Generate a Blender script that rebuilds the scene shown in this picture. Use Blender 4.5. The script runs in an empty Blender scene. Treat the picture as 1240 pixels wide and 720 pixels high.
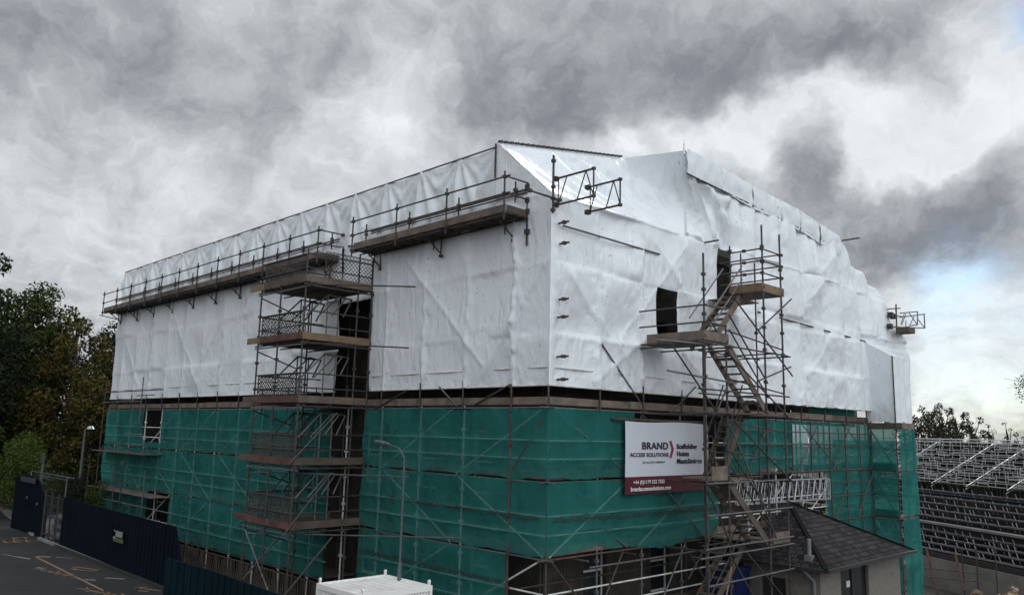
import bpy, math, random
from mathutils import Vector, Matrix, noise
random.seed(7)
R = math.radians
sc = bpy.context.scene
V = Vector

# ------------------------------------------------------------------ camera
# world frame: origin = foot of the scaffold's near corner, +Y runs along the left face, +X along the right face, Z up
UR = V((0.71053, 0.13040, -0.69148)); 
def _cam_axes():
    f = 975.7279
    def ray(x, y): return V((x-620.0, 360.0-y, -f))
    uL = ray(-350, 499).normalized(); uR = ray(1628, 545).normalized(); up = uR.cross(uL)
    return f, uR, uL, up
F, aX, aY, aZ = _cam_axes()
P = V((-16.24309, -15.10622, 6.28618))
def sight(x, y):
    c = V((x-620.0, 360.0-y, -F)); return V((c.dot(aX), c.dot(aY), c.dot(aZ)))
def onX(x, y, c=0.0): d = sight(x, y); return P + d*((c-P.x)/d.x)      # survey helpers: photo measurement -> point on a known wall plane
def onY(x, y, c=0.0): d = sight(x, y); return P + d*((c-P.y)/d.y)
def onZ(x, y, c=0.0): d = sight(x, y); return P + d*((c-P.z)/d.z)
cam = bpy.data.cameras.new('camera'); co = bpy.data.objects.new('camera', cam); sc.collection.objects.link(co)
cam.sensor_width = 36; cam.lens = 36*F/1240; cam.clip_start = 0.1; cam.clip_end = 3000
cr = V((aX.x, aY.x, aZ.x)); cu = V((aX.y, aY.y, aZ.y)); cb = V((aX.z, aY.z, aZ.z))
m = Matrix((cr, cu, cb)).transposed().to_4x4(); m.translation = P; co.matrix_world = m
sc.camera = co

# ------------------------------------------------------------------ exposure
sc.view_settings.view_transform = 'Standard'; sc.view_settings.look = 'None'
sc.view_settings.exposure = 0.38; sc.view_settings.gamma = 1.0; sc.view_settings.use_curve_mapping = False
sc.cycles.max_bounces = 6; sc.cycles.transparent_max_bounces = 24; sc.cycles.diffuse_bounces = 3

# ------------------------------------------------------------------ sun + sky
SUN_DIR = V((0.80, 0.33, 0.58)).normalized()
sl = bpy.data.lights.new('sun', 'SUN'); sl.energy = 1.2; sl.angle = R(16); sl.color = (1.0, 0.97, 0.93)
so = bpy.data.objects.new('sun', sl); sc.collection.objects.link(so)
so.rotation_euler = SUN_DIR.to_track_quat('Z', 'Y').to_euler()
w = bpy.data.worlds.new('World'); sc.world = w; w.use_nodes = True
nt = w.node_tree; nt.nodes.clear(); N = nt.nodes.new; L = nt.links.new
out = N('ShaderNodeOutputWorld'); bg = N('ShaderNodeBackground'); bg.inputs['Strength'].default_value = 0.1
L(bg.outputs[0], out.inputs[0])
sky = N('ShaderNodeTexSky'); sky.sky_type = 'NISHITA'; sky.sun_disc = False
sky.sun_elevation = math.asin(SUN_DIR.z); sky.sun_rotation = math.atan2(SUN_DIR.x, SUN_DIR.y); sky.air_density = 1.2; sky.dust_density = 0.0
tc = N('ShaderNodeTexCoord')
def mth(op, a, b=None, clamp=False, c=None):
    n = N('ShaderNodeMath'); n.operation = op; n.use_clamp = clamp
    for i, q in enumerate((a, b, c)):
        if q is None: continue
        if isinstance(q, (int, float)): n.inputs[i].default_value = q
        else: L(q, n.inputs[i])
    return n.outputs[0]
def vmth(op, a, b=None):
    n = N('ShaderNodeVectorMath'); n.operation = op
    for i, q in enumerate((a, b)):
        if q is None: continue
        if isinstance(q, (tuple, Vector)): n.inputs[i].default_value = tuple(q)
        else: L(q, n.inputs[i])
    return n
D = vmth('NORMALIZE', tc.outputs['Generated']).outputs[0]
sep = N('ShaderNodeSeparateXYZ'); L(D, sep.inputs[0])
# cloud-layer coordinates: direction projected on a high horizontal plane
zc = mth('ADD', mth('MAXIMUM', sep.outputs[2], 0.0), 0.22)
cx = N('ShaderNodeCombineXYZ'); L(mth('DIVIDE', sep.outputs[0], zc), cx.inputs[0]); L(mth('DIVIDE', sep.outputs[1], zc), cx.inputs[1])
def nz(vec, scale, detail, rough, dist=0.0):
    n = N('ShaderNodeTexNoise'); n.inputs['Scale'].default_value = scale; n.inputs['Detail'].default_value = detail
    n.inputs['Roughness'].default_value = rough; n.inputs['Distortion'].default_value = dist; L(vec, n.inputs['Vector']); return n
warp = nz(D, 3.2, 5, 0.6)
wv = vmth('SUBTRACT', warp.outputs['Color'], (0.5, 0.5, 0.5)).outputs[0]
ws = N('ShaderNodeVectorMath'); ws.operation = 'SCALE'; L(wv, ws.inputs[0]); ws.inputs['Scale'].default_value = 0.15
warp2 = nz(D, 11.0, 6, 0.62)
wv2 = vmth('SUBTRACT', warp2.outputs['Color'], (0.5, 0.5, 0.5)).outputs[0]
ws2 = N('ShaderNodeVectorMath'); ws2.operation = 'SCALE'; L(wv2, ws2.inputs[0]); ws2.inputs['Scale'].default_value = 0.085
DW = vmth('NORMALIZE', vmth('ADD', vmth('ADD', D, ws.outputs[0]).outputs[0], ws2.outputs[0]).outputs[0]).outputs[0]
def blob(px, py, rx, amp):
    c = sight(px, py).normalized(); s = rx/F
    dt = vmth('DOT_PRODUCT', DW, c).outputs['Value']
    e = mth('EXPONENT', mth('MULTIPLY', mth('SUBTRACT', dt, 1.0), 2.0/(s*s)))
    return mth('MULTIPLY', e, amp)
def total(lst):
    acc = None
    for b in lst:
        o = blob(*b); acc = o if acc is None else mth('ADD', acc, o)
    return acc
big = nz(cx.outputs[0], 0.9, 7, 0.58, 0.4)
fine = nz(cx.outputs[0], 3.3, 9, 0.62, 0.3)
LUM = total([
    (70, 90, 130, -0.09), (40, 10, 90, -0.05), (250, 70, 110, -0.06), (180, 110, 60, -0.05), (510, 60, 45, 0.09), (470, 100, 50, 0.05), (480, 160, 55, 0.11), (420, 130, 40, 0.07), (330, 120, 40, -0.05), (350, 170, 45, -0.04), (400, 210, 70, 0.08), (130, 160, 60, 0.09), (230, 200, 60, 0.07), (60, 220, 70, 0.03), (30, 290, 50, 0.10), (120, 260, 60, -0.02), (250, 290, 80, 0.04), (560, 130, 35, -0.08), (540, 90, 30, 0.04),
    (620, 120, 60, -0.10), (700, 60, 90, -0.09), (800, 60, 110, -0.12), (930, 50, 100, -0.12), (700, 140, 60, -0.11), (660, 30, 40, 0.03), (860, 110, 60, -0.08), (1010, 60, 60, -0.10), (1080, 60, 40, -0.05),
    (650, 185, 20, 0.08), (720, 180, 25, 0.20), (770, 175, 26, 0.25), (830, 165, 28, 0.28), (880, 152, 28, 0.28), (925, 138, 30, 0.27), (905, 190, 26, 0.24), (965, 120, 25, 0.18),
    (1010, 110, 30, 0.22), (1060, 115, 28, 0.22), (1050, 160, 28, 0.24), (1085, 180, 30, 0.24), (1130, 165, 32, 0.22), (1180, 150, 30, 0.20), (1045, 210, 24, 0.24), (1130, 200, 26, 0.20), (1210, 60, 36, 0.26), (1170, 20, 36, 0.16), (1235, 110, 30, 0.16), (1100, 110, 26, 0.10), (1150, 90, 26, -0.05),
    (965, 235, 45, -0.13), (1000, 200, 20, -0.12), (1060, 270, 50, -0.15), (1130, 270, 50, -0.15), (1200, 260, 50, -0.15), (1240, 235, 40, -0.10), (960, 190, 20, -0.10), (1200, 190, 25, -0.06), (1070, 310, 30, -0.06),
    (1090, 350, 28, 0.14), (1170, 350, 34, 0.17), (1220, 370, 36, 0.14), (1200, 430, 50, 0.13), (1140, 410, 36, 0.17), (1130, 470, 40, 0.13), (1210, 480, 50, 0.12), (1170, 385, 22, -0.10), (1180, 455, 24, -0.08), (1230, 300, 30, -0.06),
    (120, 380, 90, 0.05)])
mid = nz(DW, 4.5, 8, 0.60, 0.2); mid2 = nz(DW, 11.0, 9, 0.66, 0.3); mid3 = nz(DW, 19.0, 9, 0.68, 0.4)
lum = mth('ADD', mth('ADD', LUM, 0.425), mth('MULTIPLY', mth('SUBTRACT', big.outputs['Fac'], 0.5), 0.20))
lowb = mth('SUBTRACT', 1.0, mth('MULTIPLY', mth('MAXIMUM', sep.outputs[2], 0.0), 3.2), True)
strk = nz(vmth('MULTIPLY', DW, (1.0, 1.0, 4.5)).outputs[0], 7.0, 8, 0.62, 0.3)
lum = mth('ADD', lum, mth('MULTIPLY', mth('MULTIPLY', mth('SUBTRACT', strk.outputs['Fac'], 0.52), 0.75), lowb))
for n_, a_ in ((fine, 0.20), (mid, 0.38), (mid2, 0.50)): lum = mth('ADD', lum, mth('MULTIPLY', mth('SUBTRACT', n_.outputs['Fac'], 0.5), a_))
lum = mth('MINIMUM', mth('MAXIMUM', lum, 0.18), 0.61)
lum = mth('ADD', lum, mth('MULTIPLY', mth('SUBTRACT', mid3.outputs['Fac'], 0.5), 0.24))
ramp = N('ShaderNodeValToRGB'); L(lum, ramp.inputs[0]); cr_ = ramp.color_ramp
cr_.elements[0].position = 0.0; cr_.elements[0].color = (0.095, 0.108, 0.13, 1)
cr_.elements[1].position = 1.0; cr_.elements[1].color = (0.98, 0.98, 0.98, 1)
for p_, c_ in ((0.2, (0.20, 0.213, 0.238, 1)), (0.36, (0.35, 0.365, 0.385, 1)), (0.55, (0.55, 0.58, 0.60, 1)), (0.75, (0.80, 0.82, 0.83, 1))):
    e_ = cr_.elements.new(p_); e_.color = c_
cl10 = N('ShaderNodeVectorMath'); cl10.operation = 'SCALE'; L(ramp.outputs[0], cl10.inputs[0]); BACK_FILL = V((-0.10, -0.80, 0.55)).normalized()      # added fill: unseen sky behind the viewer brightened to lift the wrap
bk = mth('POWER', mth('MAXIMUM', vmth('DOT_PRODUCT', D, BACK_FILL).outputs['Value'], 0.0), 2.2)
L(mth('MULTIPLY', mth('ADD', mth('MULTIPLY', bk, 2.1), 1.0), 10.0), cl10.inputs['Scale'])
# broken cover towards the right horizon: blue sky in the gaps
GAP = total([(1150, 318, 30, 0.38), (1130, 350, 24, 0.25), (1238, 2, 18, 0.5), (1210, 395, 50, 0.12), (1120, 500, 50, 0.2), (1230, 490, 50, 0.25), (1200, 312, 30, 0.3), (1160, 400, 40, 0.12)])
gapn = nz(cx.outputs[0], 2.2, 8, 0.6, 0.6)
gap = mth('MULTIPLY', GAP, mth('MULTIPLY', mth('SUBTRACT', gapn.outputs['Fac'], 0.30), 4.0, True), True)
mx = N('ShaderNodeMix'); mx.data_type = 'RGBA'; mx.clamp_factor = True
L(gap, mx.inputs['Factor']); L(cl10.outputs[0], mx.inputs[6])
sk = N('ShaderNodeVectorMath'); sk.operation = 'SCALE'; L(sky.outputs[0], sk.inputs[0]); sk.inputs['Scale'].default_value = 1.15
skt = vmth('MULTIPLY', sk.outputs[0], (0.88, 0.98, 1.12))
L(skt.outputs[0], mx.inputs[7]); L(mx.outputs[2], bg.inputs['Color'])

# ------------------------------------------------------------------ materials
def mat(name, col, rough=0.8, metal=0.0, var=0.25, vscale=3.0, bump=0.0, bscale=8.0, spec=0.4, second=None):
    m = bpy.data.materials.new(name); m.use_nodes = True; t = m.node_tree; b = t.nodes['Principled BSDF']
    b.inputs['Roughness'].default_value = rough; b.inputs['Metallic'].default_value = metal; b.inputs['Specular IOR Level'].default_value = spec
    tcn = t.nodes.new('ShaderNodeTexCoord'); n = t.nodes.new('ShaderNodeTexNoise'); n.inputs['Scale'].default_value = vscale; n.inputs['Detail'].default_value = 6
    n.inputs['Roughness'].default_value = 0.65
    t.links.new(tcn.outputs['Object'], n.inputs['Vector'])
    r = t.nodes.new('ShaderNodeValToRGB'); t.links.new(n.outputs['Fac'], r.inputs[0])
    r.color_ramp.elements[0].position = 0.3; r.color_ramp.elements[1].position = 0.7
    c2 = second if second else tuple(min(1, c*(1+var)) for c in col)
    r.color_ramp.elements[0].color = (*[c*(1-var) for c in col], 1); r.color_ramp.elements[1].color = (*c2, 1)
    t.links.new(r.outputs[0], b.inputs['Base Color'])
    if bump:
        n2 = t.nodes.new('ShaderNodeTexNoise'); n2.inputs['Scale'].default_value = bscale; n2.inputs['Detail'].default_value = 5; t.links.new(tcn.outputs['Object'], n2.inputs['Vector'])
        bp = t.nodes.new('ShaderNodeBump'); bp.inputs['Strength'].default_value = bump; bp.inputs['Distance'].default_value = 0.05
        t.links.new(n2.outputs['Fac'], bp.inputs['Height']); t.links.new(bp.outputs[0], b.inputs['Normal'])
    return m
M = {}
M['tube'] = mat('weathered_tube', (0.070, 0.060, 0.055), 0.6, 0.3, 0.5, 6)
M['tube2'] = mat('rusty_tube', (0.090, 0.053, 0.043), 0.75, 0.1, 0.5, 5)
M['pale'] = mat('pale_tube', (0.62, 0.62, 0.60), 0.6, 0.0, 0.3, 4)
M['tube3'] = mat('galvanised_tube', (0.15, 0.15, 0.155), 0.45, 0.5, 0.3, 4)
M['board'] = mat('scaffold_board', (0.155, 0.122, 0.100), 0.9, 0, 0.45, 2.2, 0.3, 12)
M['board_tan'] = mat('newer_board', (0.20, 0.140, 0.088), 0.85, 0, 0.3, 2.5)
M['board_red'] = mat('red_board', (0.105, 0.052, 0.044), 0.8, 0, 0.5, 3)
M['board_dark'] = mat('old_board', (0.10, 0.078, 0.062), 0.9, 0, 0.4, 2)
M['stone'] = mat('shaded_stone', (0.050, 0.043, 0.037), 0.95, 0, 0.5, 1.2, 0.6, 5)  # stone colour darkened to carry the deep shade of the recess
M['dark_glass'] = mat('dark_glass', (0.02, 0.024, 0.03), 0.1, 0, 0.2, 1, spec=0.6)
M['white_paint'] = mat('white_frame', (0.6, 0.6, 0.58), 0.5, 0, 0.1)
M['navy'] = mat('navy_hoarding', (0.0022, 0.0062, 0.014), 0.85, 0, 0.35, 0.9, spec=0.08)
M['teal'] = mat('dark_teal_panel', (0.002, 0.013, 0.019), 0.85, 0, 0.3, 0.8, spec=0.08)
M['steel_dark'] = mat('dark_steel', (0.05, 0.05, 0.052), 0.5, 0.4, 0.3)
M['lamp_grey'] = mat('lamp_grey', (0.10, 0.115, 0.125), 0.5, 0.4, 0.15)
M['alu'] = mat('aluminium', (0.42, 0.43, 0.45), 0.38, 0.6, 0.15, 5)
M['container'] = mat('cream_container', (0.80, 0.79, 0.76), 0.55, 0, 0.06, 1.4, second=(0.86, 0.85, 0.83))
M['render'] = mat('grey_harl', (0.19, 0.175, 0.155), 0.95, 0, 0.18, 5, 0.5, 40)
M['bark'] = mat('bark', (0.06, 0.05, 0.04), 0.95, 0, 0.3)
M['maroon'] = mat('maroon_vinyl', (0.095, 0.014, 0.022), 0.5, 0, 0.15, 2)
M['vinyl'] = mat('white_vinyl', (0.62, 0.65, 0.72), 0.5, 0, 0.05, 1.5)
M['ink'] = mat('dark_ink', (0.02, 0.014, 0.03), 0.6, 0, 0.05)
M['inkw'] = mat('white_ink', (0.8, 0.8, 0.8), 0.6, 0, 0.05)
M['inkred'] = mat('red_ink', (0.30, 0.02, 0.035), 0.6, 0, 0.05)
M['yellow'] = mat('worn_yellow_paint', (0.26, 0.17, 0.085), 0.85, 0, 0.55, 7)
M['whiteline'] = mat('worn_white_paint', (0.24, 0.22, 0.19), 0.85, 0, 0.5, 7)
M['asphalt'] = mat('asphalt', (0.027, 0.027, 0.029), 0.9, 0, 0.42, 0.35, 0.3, 60)
M['concrete'] = mat('concrete', (0.22, 0.215, 0.20), 0.9, 0, 0.25, 0.8, 0.3, 10)
M['earth'] = mat('earth', (0.06, 0.055, 0.045), 1, 0, 0.4, 0.6, 0.4, 5)
M['lead'] = mat('lead', (0.20, 0.21, 0.22), 0.6, 0.3, 0.2)
M['blue'] = mat('blue_plastic', (0.006, 0.015, 0.075), 0.5, 0, 0.15)
M['lime'] = mat('lime_print', (0.07, 0.10, 0.015), 0.6, 0, 0.1)
M['bag'] = mat('white_bag', (0.22, 0.22, 0.22), 0.7, 0, 0.2, 5)
M['fence'] = mat('timber_fence', (0.075, 0.058, 0.048), 0.9, 0, 0.3, 4)
M['rubble'] = mat('rubble', (0.30, 0.22, 0.15), 0.95, 0, 0.5, 2, 0.5, 6)
M['seat'] = mat('dark_seat', (0.07, 0.06, 0.065), 0.7, 0, 0.4, 3)
M['truss'] = mat('pale_alloy', (0.70, 0.70, 0.72), 0.4, 0.4, 0.2, 6)

def plastic_mat():
    m = bpy.data.materials.new('white_shrink_wrap'); m.use_nodes = True; t = m.node_tree; b = t.nodes['Principled BSDF']
    n = t.nodes.new; l = t.links.new
    tcn = n('ShaderNodeTexCoord')
    b.inputs['Roughness'].default_value = 0.31; b.inputs['Specular IOR Level'].default_value = 0.75
    a = n('ShaderNodeTexNoise'); a.inputs['Scale'].default_value = 0.55; a.inputs['Detail'].default_value = 7; a.inputs['Roughness'].default_value = 0.6; l(tcn.outputs['Object'], a.inputs['Vector'])
    r = n('ShaderNodeValToRGB'); l(a.outputs['Fac'], r.inputs[0]); r.color_ramp.elements[0].position = 0.32; r.color_ramp.elements[1].position = 0.62
    r.color_ramp.elements[0].color = (0.755, 0.795, 0.835, 1); r.color_ramp.elements[1].color = (0.80, 0.84, 0.88, 1)
    # grime specks
    g = n('ShaderNodeTexNoise'); g.inputs['Scale'].default_value = 8.0; g.inputs['Detail'].default_value = 5; l(tcn.outputs['Object'], g.inputs['Vector'])
    gr = n('ShaderNodeValToRGB'); l(g.outputs['Fac'], gr.inputs[0]); gr.color_ramp.elements[0].position = 0.66; gr.color_ramp.elements[1].position = 0.74
    gr.color_ramp.elements[0].color = (1, 1, 1, 1); gr.color_ramp.elements[1].color = (0.50, 0.50, 0.50, 1)
    mu = n('ShaderNodeMix'); mu.data_type = 'RGBA'; mu.blend_type = 'MULTIPLY'; mu.inputs['Factor'].default_value = 1.0
    l(r.outputs[0], mu.inputs[6]); l(gr.outputs[0], mu.inputs[7]); l(mu.outputs[2], b.inputs['Base Color'])
    # crinkles: ridged noise stretched down the sheet, strongest in patches
    mp = n('ShaderNodeMapping'); mp.inputs['Scale'].default_value = (1.0, 1.0, 0.35); l(tcn.outputs['Object'], mp.inputs['Vector'])
    c = n('ShaderNodeTexNoise'); c.noise_type = 'RIDGED_MULTIFRACTAL'; c.inputs['Scale'].default_value = 7.5; c.inputs['Detail'].default_value = 3; c.inputs['Distortion'].default_value = 0.8; l(mp.outputs[0], c.inputs['Vector'])
    c2 = n('ShaderNodeTexNoise'); c2.inputs['Scale'].default_value = 2.0; c2.inputs['Detail'].default_value = 3; c2.inputs['Distortion'].default_value = 1.2; l(mp.outputs[0], c2.inputs['Vector'])
    pm = n('ShaderNodeTexNoise'); pm.inputs['Scale'].default_value = 0.8; pm.inputs['Detail'].default_value = 4; l(tcn.outputs['Object'], pm.inputs['Vector'])
    pr = n('ShaderNodeMapRange'); pr.inputs[1].default_value = 0.47; pr.inputs[2].default_value = 0.62; pr.inputs[3].default_value = 0.0; pr.inputs[4].default_value = 1.0; l(pm.outputs['Fac'], pr.inputs[0])
    ml = n('ShaderNodeMath'); ml.operation = 'MULTIPLY'; l(c.outputs['Fac'], ml.inputs[0]); l(pr.outputs[0], ml.inputs[1])
    ad = n('ShaderNodeMath'); ad.operation = 'MULTIPLY_ADD'; l(ml.outputs[0], ad.inputs[0]); ad.inputs[1].default_value = 0.34; l(c2.outputs['Fac'], ad.inputs[2])
    bp = n('ShaderNodeBump'); bp.inputs['Strength'].default_value = 0.85; bp.inputs['Distance'].default_value = 0.075; l(ad.outputs[0], bp.inputs['Height']); l(bp.outputs[0], b.inputs['Normal'])
    return m
M['wrap'] = plastic_mat()
def net_mat(tlo, thi, trl):
    m = bpy.data.materials.new('green_debris_net'); m.use_nodes = True; t = m.node_tree; n = t.nodes.new; l = t.links.new
    t.nodes.clear(); o = n('ShaderNodeOutputMaterial'); tcn = n('ShaderNodeTexCoord')
    a = n('ShaderNodeTexNoise'); a.inputs['Scale'].default_value = 0.8; a.inputs['Detail'].default_value = 7; a.inputs['Roughness'].default_value = 0.65; l(tcn.outputs['Object'], a.inputs['Vector'])
    r = n('ShaderNodeValToRGB'); l(a.outputs['Fac'], r.inputs[0]); r.color_ramp.elements[0].position = 0.3; r.color_ramp.elements[1].position = 0.7
    r.color_ramp.elements[0].color = (0.028, 0.190, 0.172, 1); r.color_ramp.elements[1].color = (0.052, 0.30, 0.27, 1)
    d = n('ShaderNodeBsdfDiffuse'); tr = n('ShaderNodeBsdfTranslucent'); tp = n('ShaderNodeBsdfTransparent'); l(r.outputs[0], d.inputs[0]); l(r.outputs[0], tr.inputs[0])
    m1 = n('ShaderNodeMixShader'); m1.inputs[0].default_value = trl; l(d.outputs[0], m1.inputs[1]); l(tr.outputs[0], m1.inputs[2])
    # weave: open-ness varies in streaks
    mp = n('ShaderNodeMapping'); mp.inputs['Scale'].default_value = (1, 1, 0.12); l(tcn.outputs['Object'], mp.inputs['Vector'])
    s = n('ShaderNodeTexNoise'); s.inputs['Scale'].default_value = 5; s.inputs['Detail'].default_value = 4; l(mp.outputs[0], s.inputs['Vector'])
    rr = n('ShaderNodeMapRange'); rr.inputs[1].default_value = 0.3; rr.inputs[2].default_value = 0.7; rr.inputs[3].default_value = tlo; rr.inputs[4].default_value = thi; s.inputs['Scale'].default_value = 2.0; l(s.outputs['Fac'], rr.inputs[0])
    m2 = n('ShaderNodeMixShader'); l(rr.outputs[0], m2.inputs[0]); l(m1.outputs[0], m2.inputs[1]); l(tp.outputs[0], m2.inputs[2]); l(m2.outputs[0], o.inputs[0])
    return m
M['net'] = net_mat(0.27, 0.35, 0.38); M['net_dense'] = net_mat(0.07, 0.18, 0.55)
def slate_mat():
    m = bpy.data.materials.new('dark_slate'); m.use_nodes = True; t = m.node_tree; b = t.nodes['Principled BSDF']; n = t.nodes.new; l = t.links.new
    tcn = n('ShaderNodeTexCoord'); br = n('ShaderNodeTexBrick'); br.inputs['Scale'].default_value = 1.0
    br.inputs['Brick Width'].default_value = 0.27; br.inputs['Row Height'].default_value = 0.20; br.inputs['Mortar Size'].default_value = 0.016; br.inputs['Bias'].default_value = -0.1
    br.inputs['Color1'].default_value = (0.018, 0.016, 0.018, 1); br.inputs['Color2'].default_value = (0.058, 0.050, 0.053, 1); br.inputs['Mortar'].default_value = (0.006, 0.006, 0.007, 1)
    l(tcn.outputs['UV'], br.inputs['Vector']); l(br.outputs[0], b.inputs['Base Color']); b.inputs['Roughness'].default_value = 0.85; b.inputs['Specular IOR Level'].default_value = 0.2
    bp = n('ShaderNodeBump'); bp.inputs['Distance'].default_value = 0.03; bp.inputs['Strength'].default_value = 1; inv = n('ShaderNodeMath'); inv.operation = 'SUBTRACT'; inv.inputs[0].default_value = 1
    l(br.outputs['Fac'], inv.inputs[1]); l(inv.outputs[0], bp.inputs['Height']); l(bp.outputs[0], b.inputs['Normal'])
    return m
M['slate'] = slate_mat()
def leaf_mat(name, c1, c2):
    m = bpy.data.materials.new(name); m.use_nodes = True; t = m.node_tree; n = t.nodes.new; l = t.links.new; b = t.nodes['Principled BSDF']
    tcn = n('ShaderNodeTexCoord'); a = n('ShaderNodeTexNoise'); a.inputs['Scale'].default_value = 0.45; a.inputs['Detail'].default_value = 8; a.inputs['Roughness'].default_value = 0.75; l(tcn.outputs['Object'], a.inputs['Vector'])
    r = n('ShaderNodeValToRGB'); l(a.outputs['Fac'], r.inputs[0]); r.color_ramp.elements[0].position = 0.38; r.color_ramp.elements[1].position = 0.62
    r.color_ramp.elements[0].color = (*c1, 1); r.color_ramp.elements[1].color = (*c2, 1); l(r.outputs[0], b.inputs['Base Color']); b.inputs['Roughness'].default_value = 0.8
    b.inputs['Specular IOR Level'].default_value = 0.15
    return m
M['leaf_dark'] = leaf_mat('dark_leaves', (0.008, 0.014, 0.007), (0.022, 0.034, 0.012))
M['leaf_mid'] = leaf_mat('green_leaves', (0.018, 0.030, 0.009), (0.060, 0.080, 0.019))
M['leaf_autumn'] = leaf_mat('autumn_leaves', (0.022, 0.032, 0.008), (0.105, 0.078, 0.016))
M['leaf_bush'] = leaf_mat('bush_leaves', (0.030, 0.050, 0.010), (0.085, 0.12, 0.024))
M['leaf_far'] = leaf_mat('far_leaves', (0.016, 0.018, 0.012), (0.045, 0.042, 0.022))

# ------------------------------------------------------------------ helpers
def link(o): sc.collection.objects.link(o); return o
class MB:
    def __init__(s): s.v = []; s.f = []
    def quad(s, a, b, c, d): i = len(s.v); s.v += [tuple(a), tuple(b), tuple(c), tuple(d)]; s.f.append((i, i+1, i+2, i+3)); return s
    def tri(s, a, b, c): i = len(s.v); s.v += [tuple(a), tuple(b), tuple(c)]; s.f.append((i, i+1, i+2)); return s
    def box(s, x0, x1, y0, y1, z0, z1, mtx=None):
        i = len(s.v); pts = [(x, y, z) for x in (x0, x1) for y in (y0, y1) for z in (z0, z1)]
        if mtx: pts = [tuple(mtx @ V(p)) for p in pts]
        s.v += pts
        for f in ((0, 1, 3, 2), (4, 6, 7, 5), (0, 4, 5, 1), (2, 3, 7, 6), (0, 2, 6, 4), (1, 5, 7, 3)): s.f.append(tuple(i+k for k in f))
        return s
    def tube(s, a, b, r=0.027, n=6, r2=None):
        a = V(a); b = V(b); d = (b-a)
        if d.length < 1e-6: return s
        d.normalize(); u = d.orthogonal().normalized(); w_ = d.cross(u); i = len(s.v); r2 = r if r2 is None else r2
        for p, rr in ((a, r), (b, r2)):
            for k in range(n):
                t = 2*math.pi*k/n; s.v.append(tuple(p + u*math.cos(t)*rr + w_*math.sin(t)*rr))
        for k in range(n): s.f.append((i+k, i+(k+1) % n, i+n+(k+1) % n, i+n+k))
        s.f.append(tuple(i+k for k in reversed(range(n)))); s.f.append(tuple(i+n+k for k in range(n)))
        return s
    def beam(s, a, b, wd, h, upv=(0, 0, 1)):      # rectangular bar from a to b
        a = V(a); b = V(b); d = (b-a).normalized(); sd = d.cross(V(upv))
        sd = sd.normalized() if sd.length > 1e-4 else V((1, 0, 0)); u = sd.cross(d)
        i = len(s.v)
        for p in (a, b):
            for q in ((-1, -1), (1, -1), (1, 1), (-1, 1)): s.v.append(tuple(p + sd*q[0]*wd/2 + u*q[1]*h/2))
        for k in range(4): s.f.append((i+k, i+(k+1) % 4, i+4+(k+1) % 4, i+4+k))
        s.f.append((i+3, i+2, i+1, i)); s.f.append((i+4, i+5, i+6, i+7)); return s
    def coupler(s, p, k=0.05): return s.box(p[0]-k, p[0]+k, p[1]-k, p[1]+k, p[2]-k*0.9, p[2]+k*0.9)
    def build(s, name, material, parent=None, label=None, smooth=False):
        me = bpy.data.meshes.new(name); off = V((0, 0, 0))
        if parent is not None: off = V(parent.location)
        elif s.v:
            xs = [p[0] for p in s.v]; ys = [p[1] for p in s.v]; zs = [p[2] for p in s.v]; off = V(((min(xs)+max(xs))/2, (min(ys)+max(ys))/2, min(zs)))
        if PARENT_OFF.get(getattr(parent, 'name', None)): off = PARENT_OFF[parent.name]
        me.from_pydata([(p[0]-off.x, p[1]-off.y, p[2]-off.z) for p in s.v], [], s.f); me.update()
        if smooth:
            for pl in me.polygons: pl.use_smooth = True
        me.materials.append(material); o = link(bpy.data.objects.new(name, me))
        if parent is not None: o.parent = parent; PARENT_OFF[o.name] = off
        else: o.location = off; PARENT_OFF[o.name] = off
        if label: o['label'] = label
        return o
PARENT_OFF = {}
def tag(o, label, cat, group=None):
    o['label'] = label; o['category'] = cat
    if group: o['group'] = group
    return o
def thing(name, loc, label, cat, group=None):
    o = link(bpy.data.objects.new(name, None)); o.location = loc; o.empty_display_size = 0.3; PARENT_OFF[o.name] = V(loc); return tag(o, label, cat, group)
def structure(o): o['kind'] = 'structure'; return o
def copy_tree(src, loc, label, group=None):
    c = link(src.copy()); c.location = loc; c['label'] = label
    if group: c['group'] = group
    def rec(a, b):
        for ch in list(a.children):
            d = link(ch.copy()); d.parent = b; rec(ch, d)
    rec(src, c); return c
def tubemat(): return random.choice((M['tube'], M['tube'], M['tube'], M['tube2'], M['tube3']))
def tb(parent, name, a, b, r=0.027, mt=None, joints=(), label=None):
    q = MB().tube(a, b, r, 7); a = V(a); b = V(b)
    for j in joints: q.coupler(a+(b-a)*j)
    return q.build(name, mt or tubemat(), parent, label)
def fbm(x, y, z=0.0, o=4): return noise.fractal(V((x, y, z)), 1.0, 2.0, o)
def clamp(x, a=0.0, b=1.0): return max(a, min(b, x))
def lerp(a, b, t): return a+(b-a)*t
def poly(pts, x):
    if x <= pts[0][0]: return pts[0][1]
    for (x0, y0), (x1, y1) in zip(pts, pts[1:]):
        if x <= x1: return lerp(y0, y1, (x-x0)/(x1-x0))
    return pts[-1][1]
def grid(fn, us, vs, keep=None):
    q = MB(); idx = {}
    for i, u in enumerate(us):
        for j, v in enumerate(vs): idx[i, j] = len(q.v); q.v.append(tuple(fn(u, v)))
    for i in range(len(us)-1):
        for j in range(len(vs)-1):
            if keep and not keep((us[i]+us[i+1])/2, (vs[j]+vs[j+1])/2): continue
            q.f.append((idx[i, j], idx[i+1, j], idx[i+1, j+1], idx[i, j+1]))
    return q
def rng(a, b, step, extra=()):
    n = max(1, int(round((b-a)/step))); s = {round(a+(b-a)*k/n, 4) for k in range(n+1)} | {round(e, 4) for e in extra}
    return sorted(s)
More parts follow.
